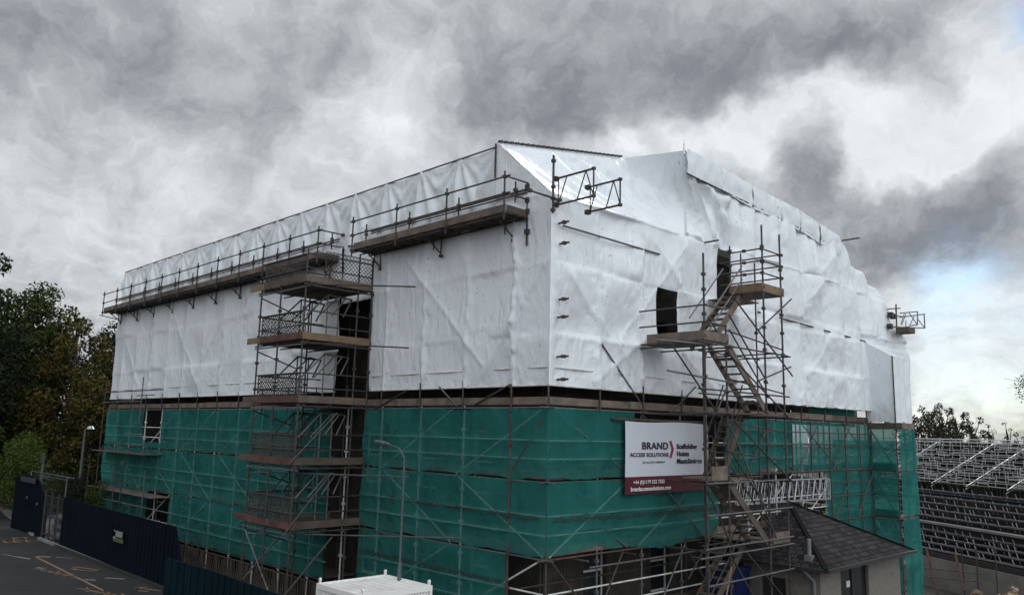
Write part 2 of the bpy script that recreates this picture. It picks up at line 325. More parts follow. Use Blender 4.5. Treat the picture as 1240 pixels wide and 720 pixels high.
def seg_d(px, py, ax, ay, bx, by):
    dx, dy = bx-ax, by-ay; t = clamp(((px-ax)*dx+(py-ay)*dy)/(dx*dx+dy*dy)); return math.hypot(px-ax-t*dx, py-ay-t*dy)

# ------------------------------------------------------------------ ground, road
def gz(x, y):
    t = clamp((x-3)/20); return -3.4*t*t*(3-2*t)
q = grid(lambda x, y: (x, y, gz(x, y)-0.02 + (-0.03)), [-900, -300, -100, -40, -20, -10, -5, 0, 3, 6, 9, 12, 15, 18, 21, 24, 30, 60, 120, 300, 900], [-900, -200, -50, -20, 0, 20, 40, 60, 100, 300, 900])
structure(q.build('ground', M['earth'], smooth=False))
structure(MB().quad((-16, -30, 0), (-2.95, -30, 0), (-2.95, 33, 0), (-16, 33, 0)).quad((-16, 33, 0), (-2.95, 33, 0), (-0.2, 60, 0), (-16, 60, 0)).build('road', M['asphalt']))
k = MB(); k.beam((-2.87, -8, 0.04), (-2.87, 34.4, 0.04), 0.14, 0.16)
structure(k.build('kerb', M['concrete']))
k = MB(); k.beam(V((-2.75, 36.0, 0.05)), V((-0.2, 57, 0.05)), 0.14, 0.14)
structure(k.build('kerb', M['concrete']))
structure(MB().quad((-2.7, 36.0, 0.09), (1.5, 36, 0.09), (4, 57, 0.09), (-0.15, 57, 0.09)).build('pavement', M['concrete']))
mk = MB()
def pline(a, b, wd=0.10):
    a = V((a[0], a[1], 0.006)); b = V((b[0], b[1], 0.006)); d = (b-a).normalized(); s = V((-d.y, d.x, 0))*wd/2
    mk.quad(a-s, b-s, b+s, a+s)
pline((-4.57, 28.4), (-4.87, 16.0), 0.11); pline((-4.58, 28.4), (-4.1, 27.7), 0.25)
structure(mk.build('road_marking', M['yellow']))
mk = MB()
pline((-5.55, 29.8), (-5.25, 28.7), 0.08); pline((-5.25, 28.7), (-4.95, 27.7), 0.16); pline((-5.3, 25.1), (-5.15, 24.6), 0.16)
pline((-3.9, 20.9), (-3.38, 20.2), 0.16); pline((-4.65, 21.0), (-4.35, 20.6), 0.16); pline((-3.9, 27.6), (-3.4, 26.9), 0.10)
structure(mk.build('road_marking', M['whiteline']))
mk = MB()
rs = random.Random(5)
def worn(cx_, cy_, n, sx, sy):
    for i in range(n):
        x = cx_ + (i/(n-1)-0.5)*sx; y = cy_ - (i/(n-1)-0.5)*sy
        pline((x-0.16, y+0.35), (x+0.14, y-0.25), 0.07)
        if i % 2 == 0: pline((x+0.14, y-0.25), (x+0.22, y+0.35), 0.06)
        else: pline((x-0.14, y+0.30), (x+0.1, y+0.5), 0.07)
        pline((x-0.1, y-0.5), (x+0.16, y-0.6), 0.07)
worn(-5.1, 23.4, 5, 0.5, 2.3); worn(-5.0, 18.0, 5, 0.6, 2.0)
pline((-4.15, 24.2), (-3.9, 24.3), 0.14); pline((-3.95, 24.2), (-3.5, 23.0), 0.10); pline((-4.2, 23.5), (-3.7, 22.8), 0.10); pline((-3.7, 22.8), (-3.35, 23.2), 0.08); pline((-4.25, 23.9), (-4.15, 23.4), 0.16)
pline((-3.7, 18.2), (-3.3, 18.0), 0.10); pline((-3.6, 18.0), (-3.2, 17.0), 0.10); pline((-3.8, 17.5), (-3.6, 17.1), 0.12)
structure(mk.build('road_marking', M['yellow']))
def text(s, size, mtx, material, name, parent=None, ext=0.002, off=0.0, label=None, align='LEFT', sx=1.0):
    cu_ = bpy.data.curves.new('t', 'FONT'); cu_.body = s; cu_.size = size; cu_.extrude = ext; cu_.offset = off; cu_.align_x = align; cu_.space_character = 1.06
    o = bpy.data.objects.new('t', cu_); link(o); dg = bpy.context.evaluated_depsgraph_get(); me = bpy.data.meshes.new_from_object(o.evaluated_get(dg))
    me.transform(Matrix.Diagonal((sx, 1, 1, 1))); me.transform(mtx); bpy.data.objects.remove(o)
    if parent is not None: me.transform(Matrix.Translation(-PARENT_OFF[parent.name]))
    me.materials.clear(); me.materials.append(material); r = link(bpy.data.objects.new(name, me))
    if parent is not None: r.parent = parent
    if label: r['label'] = label
    return r
def frame_mtx(o, ux, uy):
    ux = V(ux).normalized(); uy = V(uy).normalized(); n = ux.cross(uy); mm = Matrix((ux, uy, n)).transposed().to_4x4(); mm.translation = V(o); return mm
structure(text('ET', 1.3, frame_mtx((-3.95, 35.0, 0.008), (0.9, -0.25, 0), (0.1, 1, 0)), M['yellow'], 'road_marking', ext=0.001, sx=0.6))
structure(text('LET', 1.3, frame_mtx((-4.6, 33.9, 0.008), (0.9, -0.35, 0), (0.1, 1, 0)), M['yellow'], 'road_marking', ext=0.001, sx=0.62))

# ------------------------------------------------------------------ the stone building inside the scaffold
B = thing('stone_building', (14, 18, 0), 'large dark stone building wrapped in scaffolding, glimpsed through the openings', 'building')
BX0, BY0, BX1, BY1 = 1.42, 1.42, 16.8, 33.4
wl = MB()
LW = [(y, z) for z in (1.1, 4.3, 8.2) for y in (3.6, 6.4, 9.6, 13.2, 16.4, 19.6, 22.8, 26.0, 29.2)]
RW = [(x, z) for z in (1.1, 4.3, 8.2) for x in (3.2, 6.6, 9.8, 13.0)]
def wall_with_holes(q, axis, c, a0, a1, z0, z1, holes, depth):
    us = sorted({a0, a1} | {round(h[0], 3) for h in holes} | {round(h[1], 3) for h in holes}); zs = sorted({z0, z1} | {h[2] for h in holes} | {h[3] for h in holes})
    def pt(u, z, dd=0.0): return (c+dd, u, z) if axis == 'X' else (u, c+dd, z)
    for i in range(len(us)-1):
        for j in range(len(zs)-1):
            mu, mz = (us[i]+us[i+1])/2, (zs[j]+zs[j+1])/2
            if any(h[0] < mu < h[1] and h[2] < mz < h[3] for h in holes): continue
            q.quad(pt(us[i], zs[j]), pt(us[i+1], zs[j]), pt(us[i+1], zs[j+1]), pt(us[i], zs[j+1]))
    for h in holes:
        q.quad(pt(h[0], h[2]), pt(h[1], h[2]), pt(h[1], h[2], depth), pt(h[0], h[2], depth)); q.quad(pt(h[0], h[3]), pt(h[1], h[3]), pt(h[1], h[3], depth), pt(h[0], h[3], depth))
        q.quad(pt(h[0], h[2]), pt(h[0], h[3]), pt(h[0], h[3], depth), pt(h[0], h[2], depth)); q.quad(pt(h[1], h[2]), pt(h[1], h[3]), pt(h[1], h[3], depth), pt(h[1], h[2], depth))
HL = [(y, y+1.1, z, round(z+2.0, 3)) for y, z in LW]; HR = [(x, x+1.1, z, round(z+2.0, 3)) for x, z in RW]
wall_with_holes(wl, 'X', BX0, BY0, BY1, -4, 13.3, HL, 0.25); wall_with_holes(wl, 'Y', BY0, BX0, BX1, -4, 13.3, HR, 0.25)
wl.quad((BX1, BY0, -4), (BX1, BY1, -4), (BX1, BY1, 13.3), (BX1, BY0, 13.3)).quad((BX0, BY1, -4), (BX1, BY1, -4), (BX1, BY1, 13.3), (BX0, BY1, 13.3))
wl.build('wall', M['stone'], B)
cs = MB()
for z in (3.75, 7.45, 12.9):
    cs.box(BX0-0.1, BX0-0.003, BY0-0.1, BY1, z, z+0.22); cs.box(BX0-0.003, BX1, BY0-0.1, BY0-0.003, z, z+0.22)
cs.build('string_course', M['stone'], B)
MB().quad((BX0, BY0, 13.3), (BX1, BY0, 13.3), (BX1-5, BY0+6, 14.9), (BX0+5, BY0+6, 14.9)).quad((BX0, BY1, 13.3), (BX0, BY0, 13.3), (BX0+5, BY0+6, 14.9), (BX0+5, BY1-6, 14.9)).quad((BX0+5, BY0+6, 14.9), (BX1-5, BY0+6, 14.9), (BX1-5, BY1-6, 14.9), (BX0+5, BY1-6, 14.9)).quad((BX1, BY0, 13.3), (BX1, BY1, 13.3), (BX1-5, BY1-6, 14.9), (BX1-5, BY0+6, 14.9)).quad((BX1, BY1, 13.3), (BX0, BY1, 13.3), (BX0+5, BY1-6, 14.9), (BX1-5, BY1-6, 14.9)).build('roof', M['slate'], B)
for side, hs in (('X', HL), ('Y', HR)):
    for h in hs:
        if h[2] > 8: continue
        fr = MB(); c0, c1 = (BX0+0.16, BX0+0.2) if side == 'X' else (BY0+0.16, BY0+0.2)
        def bb(a, b, z0, z1):
            if side == 'X': fr.box(c0, c1, a, b, z0, z1)
            else: fr.box(a, b, c0, c1, z0, z1)
        bb(h[0], h[0]+0.06, h[2], h[3]); bb(h[1]-0.06, h[1], h[2], h[3]); bb(h[0]+0.06, h[1]-0.06, h[2], h[2]+0.07); bb(h[0]+0.06, h[1]-0.06, h[3]-0.06, h[3]); bb(h[0]+0.06, h[1]-0.06, (h[2]+h[3])/2-0.03, (h[2]+h[3])/2+0.03)
        fo = fr.build('window', M['white_paint'], B)
        pn = MB(); c = BX0+0.19 if side == 'X' else BY0+0.19
        if side == 'X': pn.quad((c, h[0], h[2]), (c, h[1], h[2]), (c, h[1], h[3]), (c, h[0], h[3]))
        else: pn.quad((h[0], c, h[2]), (h[1], c, h[2]), (h[1], c, h[3]), (h[0], c, h[3]))
        pn.build('pane', M['dark_glass'], fo)

# ------------------------------------------------------------------ main perimeter scaffold
S = thing('scaffold', (0, 0, 0), 'tall tube scaffold wrapping the whole building on both visible sides', 'scaffold')
LY = [0.0, 1.35] + [3.45+2.1*k for k in range(15)]      # standards on the left face
RX = [2.1*k for k in range(1, 12)]                      # on the right face
for y in LY:
    lo = 0.0 if y == 0 else 0.0
    xo = -0.10 if y == 1.35 else 0.0
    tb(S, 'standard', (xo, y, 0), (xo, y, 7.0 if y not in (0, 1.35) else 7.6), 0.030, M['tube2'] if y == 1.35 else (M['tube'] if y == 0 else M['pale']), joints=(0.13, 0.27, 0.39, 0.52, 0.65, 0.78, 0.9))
    if y > 0: tb(S, 'standard', (1.22, y, 0), (1.22, y, 12.4), 0.027)
for x in RX:
    yo = 0.0
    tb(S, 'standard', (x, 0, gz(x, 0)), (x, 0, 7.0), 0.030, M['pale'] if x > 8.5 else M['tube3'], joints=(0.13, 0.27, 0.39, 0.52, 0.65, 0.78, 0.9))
    tb(S, 'standard', (x, 1.22, gz(x, 0)), (x, 1.22, 12.4), 0.027)
for z in (7, 5, 3, 1):
    z_ = z-0.06
    for (a, b) in ((-0.3, 8.4), (10.7, 22.0), (22.0, 34.6)):
        tb(S, 'ledger', (-0.055, a, z_), (-0.055, b, z_), 0.026, M['tube3'] if z == 7 else None)
    for xx in (0.06,):
        for dz in (0.55, 1.05):
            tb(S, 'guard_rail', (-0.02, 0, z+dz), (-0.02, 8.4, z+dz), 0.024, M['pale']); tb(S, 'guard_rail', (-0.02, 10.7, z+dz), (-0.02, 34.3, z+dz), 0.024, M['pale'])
    if z >= 3 or True:
        x1 = 9.0
        tb(S, 'ledger', (-0.4, -0.055, z_), (x1, -0.055, z_), 0.026, M['tube3'] if z == 7 else None)
        tb(S, 'ledger', (x1, -0.055, z_), (23.3, -0.055, z_), 0.026)
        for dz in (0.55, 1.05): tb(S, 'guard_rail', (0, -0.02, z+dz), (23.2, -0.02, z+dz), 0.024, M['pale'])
# braces
def br(face, a, b, mt=None, o=-0.09):
    if face == 'L': tb(S, 'brace', (o, a[0], a[1]), (o, b[0], b[1]), 0.025, mt)
    else: tb(S, 'brace', (a[0], o, a[1]), (b[0], o, b[1]), 0.025, mt)
br('L', (3.0, 7.0), (1.4, 7.6)); 
for y0 in (0.1, 3.9, 12, 16.2, 20.4, 24.6, 28.8):
    br('L', (y0+3.6, 5.0), (y0, 6.95), M['pale'], -0.02); br('L', (y0, 3.0), (y0+3.6, 4.95), M['pale'], -0.02); br('L', (y0+3.6, 1.0), (y0, 2.95), M['pale'], -0.02)
br('L', (1.3, 5.2), (0.1, 6.6), M['tube2'])
br('L', (6.3, 7.5), (8.1, 6.9)); br('L', (4.6, 7.6), (3.7, 7.0))
for x0 in (0.1, 4.0, 10.5, 14.5, 18.5):
    br('R', (x0, 6.95), (x0+3.5, 5.0), M['tube3'], -0.07); br('R', (x0+3.5, 4.95), (x0, 3.0), M['pale'], -0.02)
br('R', (0.05, 4.95), (3.4, 3.0), M['tube3'], -0.07)
br('R', (0.1, 2.9), (3.0, 0.2), M['tube2']); br('R', (4.2, 0.2), (6.4, 2.9)); br('R', (6.4, 2.8), (9.4, -0.2), M['tube3']); br('R', (3.2, 2.9), (1.2, 0.0), M['tube'], -0.07)
br('R', (5.3, 4.6), (8.0, 2.6), M['tube3'], -0.14)
br('R', (2.2, 8.9), (4.5, 6.9), M['tube3'], -0.05); br('R', (7.2, 7.9), (5.6, 6.9), None, -0.05)
tb(S, 'ledger', (1.6, -0.16, 2.62), (8.7, -0.16, 2.62), 0.028, M['tube3']); tb(S, 'ledger', (2.6, -0.12, 6.72), (8.8, -0.12, 6.72), 0.03)
tb(S, 'ledger', (0, 0.9, 2.1), (9.0, 0.9, 2.1), 0.026)
for x in (1.2, 3.3, 5.4, 7.2): tb(S, 'transom', (x, -0.45, 2.86), (x, 1.3, 2.86), 0.025)
for x in (1.2, 3.3, 5.4, 7.2, 8.6): tb(S, 'transom', (x, -0.35, 0.88), (x, 1.3, 0.88), 0.025, M['tube2'])
# decks + toe boards
def boards(p, axis, a0, a1, z, n=5, w0=0.05, pitch=0.235, mt=None):
    q = MB(); rr = random.Random(int(z*10)+int(a0))
    for i in range(n):
        c = w0+i*pitch; a = a0
        while a < a1-0.2:
            b = min(a1, a+3.9+rr.uniform(-0.5, 0.2)); dz = rr.uniform(0, 0.012)
            if axis == 'Y': q.box(c, c+pitch-0.012, a+0.01, b-0.01, z+dz, z+0.038+dz)
            else: q.box(a+0.01, b-0.01, c, c+pitch-0.012, z+dz, z+0.038+dz)
            a = b
    return q.build('deck', mt or M['board'], p)
for z in (7, 5, 3, 1):
    boards(S, 'Y', 0, 8.6, z); boards(S, 'Y', 10.6, 34.3, z); boards(S, 'X', 1.25, 23.2, z)
boards(S, 'Y', 8.65, 10.55, 3.0); 
def toe(p, axis, c, a0, a1, z, h=0.22, mt=None, seglen=3.9, label=None):
    rr = random.Random(int(a0*7)+int(z)); a = a0
    while a < a1-0.15:
        b = min(a1, a+seglen+rr.uniform(-0.6, 0.2)); q = MB()
        if axis == 'Y': q.box(c-0.038, c, a+0.01, b-0.01, z, z+h+rr.uniform(-0.02, 0.02))
        else: q.box(a+0.01, b-0.01, c-0.038, c, z, z+h+rr.uniform(-0.02, 0.02))
        q.build('toe_board', mt or (M['board'] if rr.random() < 0.75 else M['board_dark']), p, label); a = b
toe(S, 'Y', -0.02, 0.0, 8.6, 7.03); toe(S, 'Y', -0.02, 10.6, 34.3, 7.03); toe(S, 'X', -0.02, 0.0, 21.3, 7.03)
for z in (5, 3): toe(S, 'Y', 0.02, 0.1, 8.6, z+0.03, mt=M['board']); toe(S, 'Y', 0.02, 10.6, 34.3, z+0.03); toe(S, 'X', 0.02, 0.1, 21.3, z+0.03)
for y in LY[2:]: tb(S, 'toe_post', (-0.09, y, 6.9), (-0.09, y, 7.75), 0.026, M['tube'])
for x in RX: tb(S, 'toe_post', (x, -0.09, 6.9), (x, -0.09, 7.75), 0.026, M['tube'])
# tube ends poking out through the wrap near the corner (they point out towards the camera side)
for z, x in ((12.15, 0.28), (11.55, 0.30), (9.95, 0.30), (9.45, 0.30), (8.35, 0.32), (7.72, 0.32)):
    tb(S, 'putlog', (x, 0.3, z), (x, -0.42, z), 0.030, M['tube2'], joints=(0.75,))
tb(S, 'putlog', (7.9, 0.3, 12.98), (7.9, -0.6, 12.98), 0.03, M['tube'])
tb(S, 'standard', (0, -0.06, 12.4), (0, -0.06, 14.1), 0.035, M['tube'], joints=(0.05, 0.25, 0.45, 0.9)); tb(S, 'ledger', (-1.0, -0.1, 12.82), (0.3, -0.1, 12.82), 0.03, M['tube'], joints=(0.02, 0.95))
# far left guard rails above the deck
tb(S, 'standard', (-0.6, 27.9, 6.2), (-0.6, 27.9, 8.6), 0.03); tb(S, 'guard_rail', (-0.6, 25.2, 7.9), (-0.6, 33.6, 7.9), 0.03); tb(S, 'guard_rail', (-0.6, 28.6, 7.65), (-0.6, 26.2, 7.65), 0.025)
tb(S, 'guard_rail', (-0.62, 28.0, 7.35), (-0.62, 33.6, 7.35), 0.025); tb(S, 'standard', (-0.6, 33.4, 0), (-0.6, 33.4, 8.6), 0.03)
boards(S, 'Y', 26.0, 33.8, 4.7, 4, -0.95, 0.235, M['board_dark']); tb(S, 'guard_rail', (-0.98, 26.2, 5.7), (-0.98, 28.6, 5.7), 0.025, M['tube3']); tb(S, 'guard_rail', (-0.98, 26.2, 5.2), (-0.98, 28.6, 5.2), 0.025, M['tube3'])
boards(S, 'Y', 24.6, 33.8, 2.75, 4, -0.95, 0.235, M['board']); tb(S, 'guard_rail', (-0.98, 21.5, 2.3), (-0.98, 34.6, 2.3), 0.025, M['tube3']); tb(S, 'guard_rail', (-0.98, 24.6, 1.8), (-0.98, 29.0, 1.8), 0.025, M['tube3'])
for y in (33.6, 29.5, 25.5): tb(S, 'standard', (-0.99, y, 0), (-0.99, y, 4.0), 0.028)
# lower bay furniture behind the hoarding
br('L', (21.5, 0.9), (18.6, 0.0), None, -0.3)

# ------------------------------------------------------------------ netting
def netting(face, a0, a1, z0, z1, c, label, seed, grp='green debris netting sheets on the scaffold', sag=0.10, hole=None, slope0=0.0, botfn=None):
    def fn(a, z):
        t = (z-z0)/(z1-z0); bo = botfn(a) if botfn else 0.0
        zz = z + (1-t)*(0.06*fbm(a*1.3, seed, 0)+bo) - t*0.0
        if t < 0.15: zz += 0.03*math.sin(a*3+seed)
        ph = ((a-1.35) % 2.1)/2.1
        out = 0.05*math.sin(math.pi*ph)*(0.4+math.sin(math.pi*t)) + 0.06*fbm(a*0.9, z*0.8, seed) + 0.02*fbm(a*4, z*1.6, seed+3)
        zl = ((z-1.0) % 2.0); out += 0.05*(math.exp(-abs(zl-0.55)/0.035)+math.exp(-abs(zl-1.05)/0.035))*(0.5+0.8*clamp(fbm(a*0.8, zl, seed)+0.4)) + 0.035*math.exp(-min(ph, 1-ph)*2.1/0.04)
        out *= clamp((a+0.06)*4)
        return (c-out*1.0, a, zz) if face == 'L' else (a, c-out, zz)
    q = grid(fn, rng(a0, a1, 0.10), rng(z0, z1, 0.05), hole)
    o = q.build('debris_netting', M['net_dense'] if (face == 'R' and a0 > 15) else M['net'], smooth=True); return tag(o, label, 'netting', grp)
FT = ('top', 'middle', 'lowest')
netting('L', -0.06, 8.55, 5.02, 6.93, -0.06, 'green netting sheet just under the brown toe boards, between dark recess and near corner', 1)
netting('L', -0.06, 8.55, 3.00, 4.96, -0.07, 'green netting sheet at mid height between recess and near corner, behind the grey lamp post', 2, botfn=lambda a: -0.0)
netting('L', 1.42, 8.55, 0.3, 2.93, -0.06, 'lowest green netting sheet behind the white container and lamp post', 3)
hh = lambda a, z: not (26.3 < a < 28.8 and z > 5.3)
netting('L', 10.65, 34.3, 5.02, 6.93, -0.06, 'long green netting sheet of the top lift left of the loading tower, with an opening', 4, hole=hh)
netting('L', 10.65, 34.3, 2.98, 4.96, -0.07, 'long green netting sheet of the middle lift left of the loading tower', 5)
netting('L', 10.65, 34.3, 0.98, 2.93, -0.06, 'long low green netting sheet above the railings behind the navy hoarding', 6, hole=lambda a, z: not (24.6 < a < 27.3))
netting('R', -0.06, 3.75, 5.02, 6.93, -0.06, 'green netting sheet between the near corner and the left edge of the banner', 7)
netting('R', -0.06, 8.35, 3.0, 4.96, -0.07, 'wide green netting sheet hanging below the banner over open decking', 8, botfn=lambda a: 0.12*math.sin(a*0.9))
netting('R', 8.9, 15.1, 5.05, 6.93, -0.06, 'green netting sheet right of the stair tower, above the silver lattice beams', 9, botfn=lambda a: 0.10*math.sin(a*1.7))
netting('R', 15.1, 21.25, 5.0, 6.93, -0.06, 'bright green netting sheet of the top lift, right of the jog in the toe boards', 10)
netting('R', 16.7, 21.25, 2.95, 4.96, -0.06, 'bright green netting sheet just right of the silver lattice beams', 11)
netting('R', 16.7, 21.25, 0.9, 2.93, -0.06, 'lower bright green netting sheet directly above the slate roof', 12)
netting('R', 16.5, 21.2, 7.05, 7.75, 0.5, 'narrow strip of green netting added to darken the gap above the toe boards, near the turret', 13)  # added to cover the bright sky showing through the gap
# laced joints of the netting
def lacing(face, a0, a1, z0, z1):
    q = MB(); n = int((a1-a0)/0.11)
    for i in range(n):
        a = a0+(a1-a0)*i/n; z = lerp(z0, z1, i/n)+0.02*math.sin(i*0.9); p0 = (-0.17, a, z-0.05) if face == 'L' else (a, -0.17, z-0.05); p1 = (-0.17, a+0.09, z+0.05) if face == 'L' else (a+0.09, -0.17, z+0.05)
        q.tube(p0, p1, 0.016, 4)
    return q
for args, tx in ((('L', 0.1, 6.8, 3.98, 4.1), 'laced seam across the green netting left of the near corner'), (('R', 0.1, 8.2, 3.95, 3.9), 'laced seam across the green netting below the banner'),
             (('L', 1.5, 8.4, 2.2, 2.25), 'laced seam across the lowest netting above the white container')):
    tag(lacing(*args).build('lacing_cord', M['leaf_dark'] if False else M['net_dark'] if 'net_dark' in M else M['steel_dark']), tx, 'cord', 'laced seams in the green netting')

# ------------------------------------------------------------------ white shrink wrap
def seams(a, z, a0=1.35, lam=2.1):
    ph = ((a-a0) % lam)/lam; return math.sin(math.pi*ph)
def rnd(*k): return noise.noise(V((k[0]*12.7+0.31, (k[1] if len(k) > 1 else 0)*7.9+0.7, 3.3)))*2.0
def panels(a, z, a0, lam, seed, amp=0.10):
    # taut sheet between poles: every bay/lift is its own nearly flat facet, pinched along the poles
    k = math.floor((a-a0)/lam); ph = (a-a0)/lam-k; j = math.floor((z-7.0)/2.0); pz = (z-7.0)/2.0-j
    d = amp*(rnd(k+seed, j)*(ph-0.5) + rnd(k+seed+40, j+9)*(pz-0.5))*(4*ph*(1-ph))**0.35*(4*pz*(1-pz))**0.35
    ds = min(ph, 1-ph)*lam; dl = min(pz, 1-pz)*2.0
    d += 0.05*math.exp(-ds/0.04) + 0.02*math.exp(-dl/0.03)
    d += math.exp(-ds/0.26)*0.055*fbm(a*5, z*2.4, seed+5)*clamp(rnd(k+3*seed)+0.75) + math.exp(-dl/0.16)*0.03*fbm(a*7, z*5, seed+8)*clamp(rnd(j, k)+0.5)
    return d
def tent(p, q, cr): return sum(0.045*max(0.0, 1-seg_d(p, q, *c)/0.75)**1.2 + 0.04*math.exp(-seg_d(p, q, *c)/0.045) for c in cr)
LCR = [(0.0, 11.2, 2.6, 7.9), (6.9, 12.2, 2.6, 8.2), (14.0, 12.2, 10.8, 7.7), (20.0, 11.6, 23.5, 8.0), (26.0, 11.6, 22.5, 8.0), (33.6, 11.9, 30.2, 8.2), (17.5, 12.0, 20.5, 8.0)]
def wl_fn(y, z):
    s = seams(y, z); zt = clamp((z-7.53)/4.6)
    zl = ((z-7.0) % 2.0)/2.0
    d = -0.04*s*(0.6+0.6*math.sin(math.pi*zl)) + 0.03*fbm(y*0.45, z*0.5, 3.1) + 0.005*fbm(y*2.3, z*1.1, 9) + panels(y, z, 1.35, 2.1, 1, 0.20) + tent(y, z, LCR)
    d *= clamp((y+0.05)*4)
    hem = math.exp(-(z-7.53)/0.16); d += hem*0.035*fbm(y*6, z*8, 1)
    sm = math.exp(-abs(((y-1.35+1.05) % 2.1)-1.05)/0.10); d += (0.055*math.exp(-abs(y-1.35)/0.12)+0.02*sm)*fbm(y*7, z*4, 2)+0.05*math.exp(-abs(y-1.35)/0.10)
    zz = z
    if z < 7.8: zz = z + clamp((y+0.05)*3)*(7.8-z)/0.27*(0.04*fbm(y*1.7, 0, 5)+0.015*fbm(y*7, 0, 5))
    return (-d-0.045, y, zz)
W1 = grid(wl_fn, rng(-0.045, 8.6, 0.06), rng(7.55, 13.0, 0.07)).build('plastic_sheeting', M['wrap'], smooth=True)
tag(W1, 'white shrink wrap sheet near the corner on the left face, under the short high platform', 'sheeting', 'white shrink wrap sheets')
W2 = grid(wl_fn, rng(10.7, 34.3, 0.08), rng(7.55, 13.0, 0.09)).build('plastic_sheeting', M['wrap'], smooth=True)
tag(W2, 'long white shrink wrap sheet on the left face, far side of the loading tower', 'sheeting', 'white shrink wrap sheets')
# return edges of the recess
def ret(yc, lab):
    q = grid(lambda x, z: (x-0.05, yc+0.03*fbm(x*2, z, yc), z), rng(0, 1.3, 0.2), rng(7.6, 13.0, 0.3)); return tag(q.build('plastic_sheeting', M['wrap'], smooth=True), lab, 'sheeting', 'white shrink wrap sheets')
tag(grid(lambda y, z: (0.12+0.05*fbm(y*2, z*2, 3), y, z+(0.06*fbm(y*3, 1) if z < 11.1 else 0)), rng(8.5, 10.8, 0.12), rng(10.85, 13.05, 0.12)).build('plastic_sheeting', M['wrap'], smooth=True), 'small white sheet closing the recess top behind the loading tower', 'sheeting', 'white shrink wrap sheets')
# parapet curtain above the left platforms
def cur_fn(y, v):
    z = 13.0+v*2.06
    nb = (y-2.29)/2.0; k0 = math.floor(nb+0.5); dy = y-(2.29+2.0*k0); dz = (15.06-z)+0.12
    ang = math.atan2(dy, dz); rr = math.hypot(dy, dz); am = 0.11*min(1, rr*1.2)*math.exp(-((abs(ang)-0.0)/0.9)**2)
    rs_ = noise.noise(V((k0*3.7, 0, 0)))
    d = am*math.sin(ang*(13+5*rs_)+rs_*6)*(1.0 if abs(dy) > 0.03 else 1.0) + 0.07*math.exp(-abs(dy)/0.06) + 0.05*fbm(y*0.8, z*1.1, 7)
    top = -0.11*math.sin(math.pi*((nb) % 1.0))*v + 0.02*fbm(y*1.5, 1, 1)*v
    ex = 0.25*v*v
    return (0.10-d+ex*0.3, y, z+top)
C1 = grid(cur_fn, rng(2.29, 34.5, 0.07), rng(0, 1, 0.05)).build('plastic_curtain', M['wrap'], smooth=True)
tag(C1, 'long pleated white plastic curtain along the roof edge above the left platforms', 'sheeting')
MB().tube((0.16, 2.29, 15.02), (0.16, 34.5, 15.02), 0.03).build('top_rail', M['tube3'], C1)
q = MB()
q.quad((0.2, 34.5, 7.55), (1.4, 34.5, 7.55), (1.4, 34.5, 15), (0.2, 34.5, 15)); 
q.build('end_panel', M['wrap'], C1)
# corner: left gable triangle + roof sheet up to the ridge and the high parapet
def T_(t):
    if t < 0.72: k = t/0.72; return V((6.3*k, 2.29, lerp(15.05, 16.2, k)))
    k = (t-0.72)/0.28; return V((lerp(6.3, 6.67, k), lerp(2.29, -0.05, k), lerp(16.2, 16.02, k)))
def roof_fn(t, s):
    b = V((8.65*t, 0, 13.0+0.05*fbm(t*8, 0))); a = T_(t); p = b.lerp(a, s)
    nrm = V((0, -0.75, 0.66)).lerp(V((0, -1, 0)), clamp((t-0.7)/0.3)); sg = -0.36*math.sin(math.pi*s)*math.sin(math.pi*min(1, t*0.98+0.02))**0.6
    x = p.x; u = x*0.85 + s*1.9 + 0.35*fbm(x*0.6, s*2, 2)
    lf = math.exp(-((t-0.46)/0.24)**2)      # strongest folds run down from the ridge just right of the corner
    w1 = abs(math.sin(u*4.2))**0.6*math.copysign(1, math.sin(u*4.2)); w2 = math.sin(u*11+1.3*fbm(x, s*3, 5))
    fold = (0.11*w1 + 0.075*w2)*math.sin(math.pi*s)**0.6*(0.25+0.95*lf)
    pk = math.atan2((1-s)*3.0, (t-0.95)*7.0 if abs(t-0.95) > 1e-3 else 0.007); fold += 0.05*math.sin(pk*17)*clamp((t-0.6)*3)*math.sin(math.pi*s)**0.5
    fold += 0.07*fbm(x*0.7, s*2.5, 11) + 0.02*fbm(x*3, s*8, 4) + 0.06*math.exp(-abs(s-0.0)*14)*math.sin(x*9+fbm(x,0,2)*4)
    edge = min(1, min(s, 1-s)*9+0.02)*min(1, t*10, (1-t)*10)
    return p + nrm*((sg*0.8+fold)*edge) + V((0, -0.09*clamp((t-0.75)*4), 0))
RF = grid(roof_fn, rng(0, 1, 0.007), rng(0, 1, 0.016)).build('plastic_sheeting', M['wrap'], smooth=True)
tag(RF, 'sloping white roof sheet with shiny diagonal folds, between the near corner and the peak', 'sheeting', 'white shrink wrap sheets')
def gable(s, t):    # triangle in the left plane: (0,0,13) (0,2.29,13) (0,2.29,15.05)
    y = 2.29*s; z = lerp(13.0, 13.0+2.05*s, t); return (-0.045+0.04*fbm(y*1.5, z*1.5, 6)*min(1, s*4)*min(1, (1-s)*6), y, z)
grid(gable, rng(0, 1, 0.05), rng(0, 1, 0.06)).build('gable_panel', M['wrap'], RF, smooth=True)
q = MB().tube((0, 2.29, 15.08), (6.0, 2.29, 16.18), 0.02, 5)
for i in range(26):
    t = i/26; x = 6.2*t; q.tube((x, 2.25, 15.09+1.13*t), (x+0.16, 2.25, 15.11+1.13*(t+0.02)), 0.042, 5)
q.build('ridge_pole', M['steel_dark'], RF)
tb(RF, 'edge_pole', (-0.09, 2.29, 13.9), (-0.09, 2.29, 15.0), 0.03, M['tube2'])
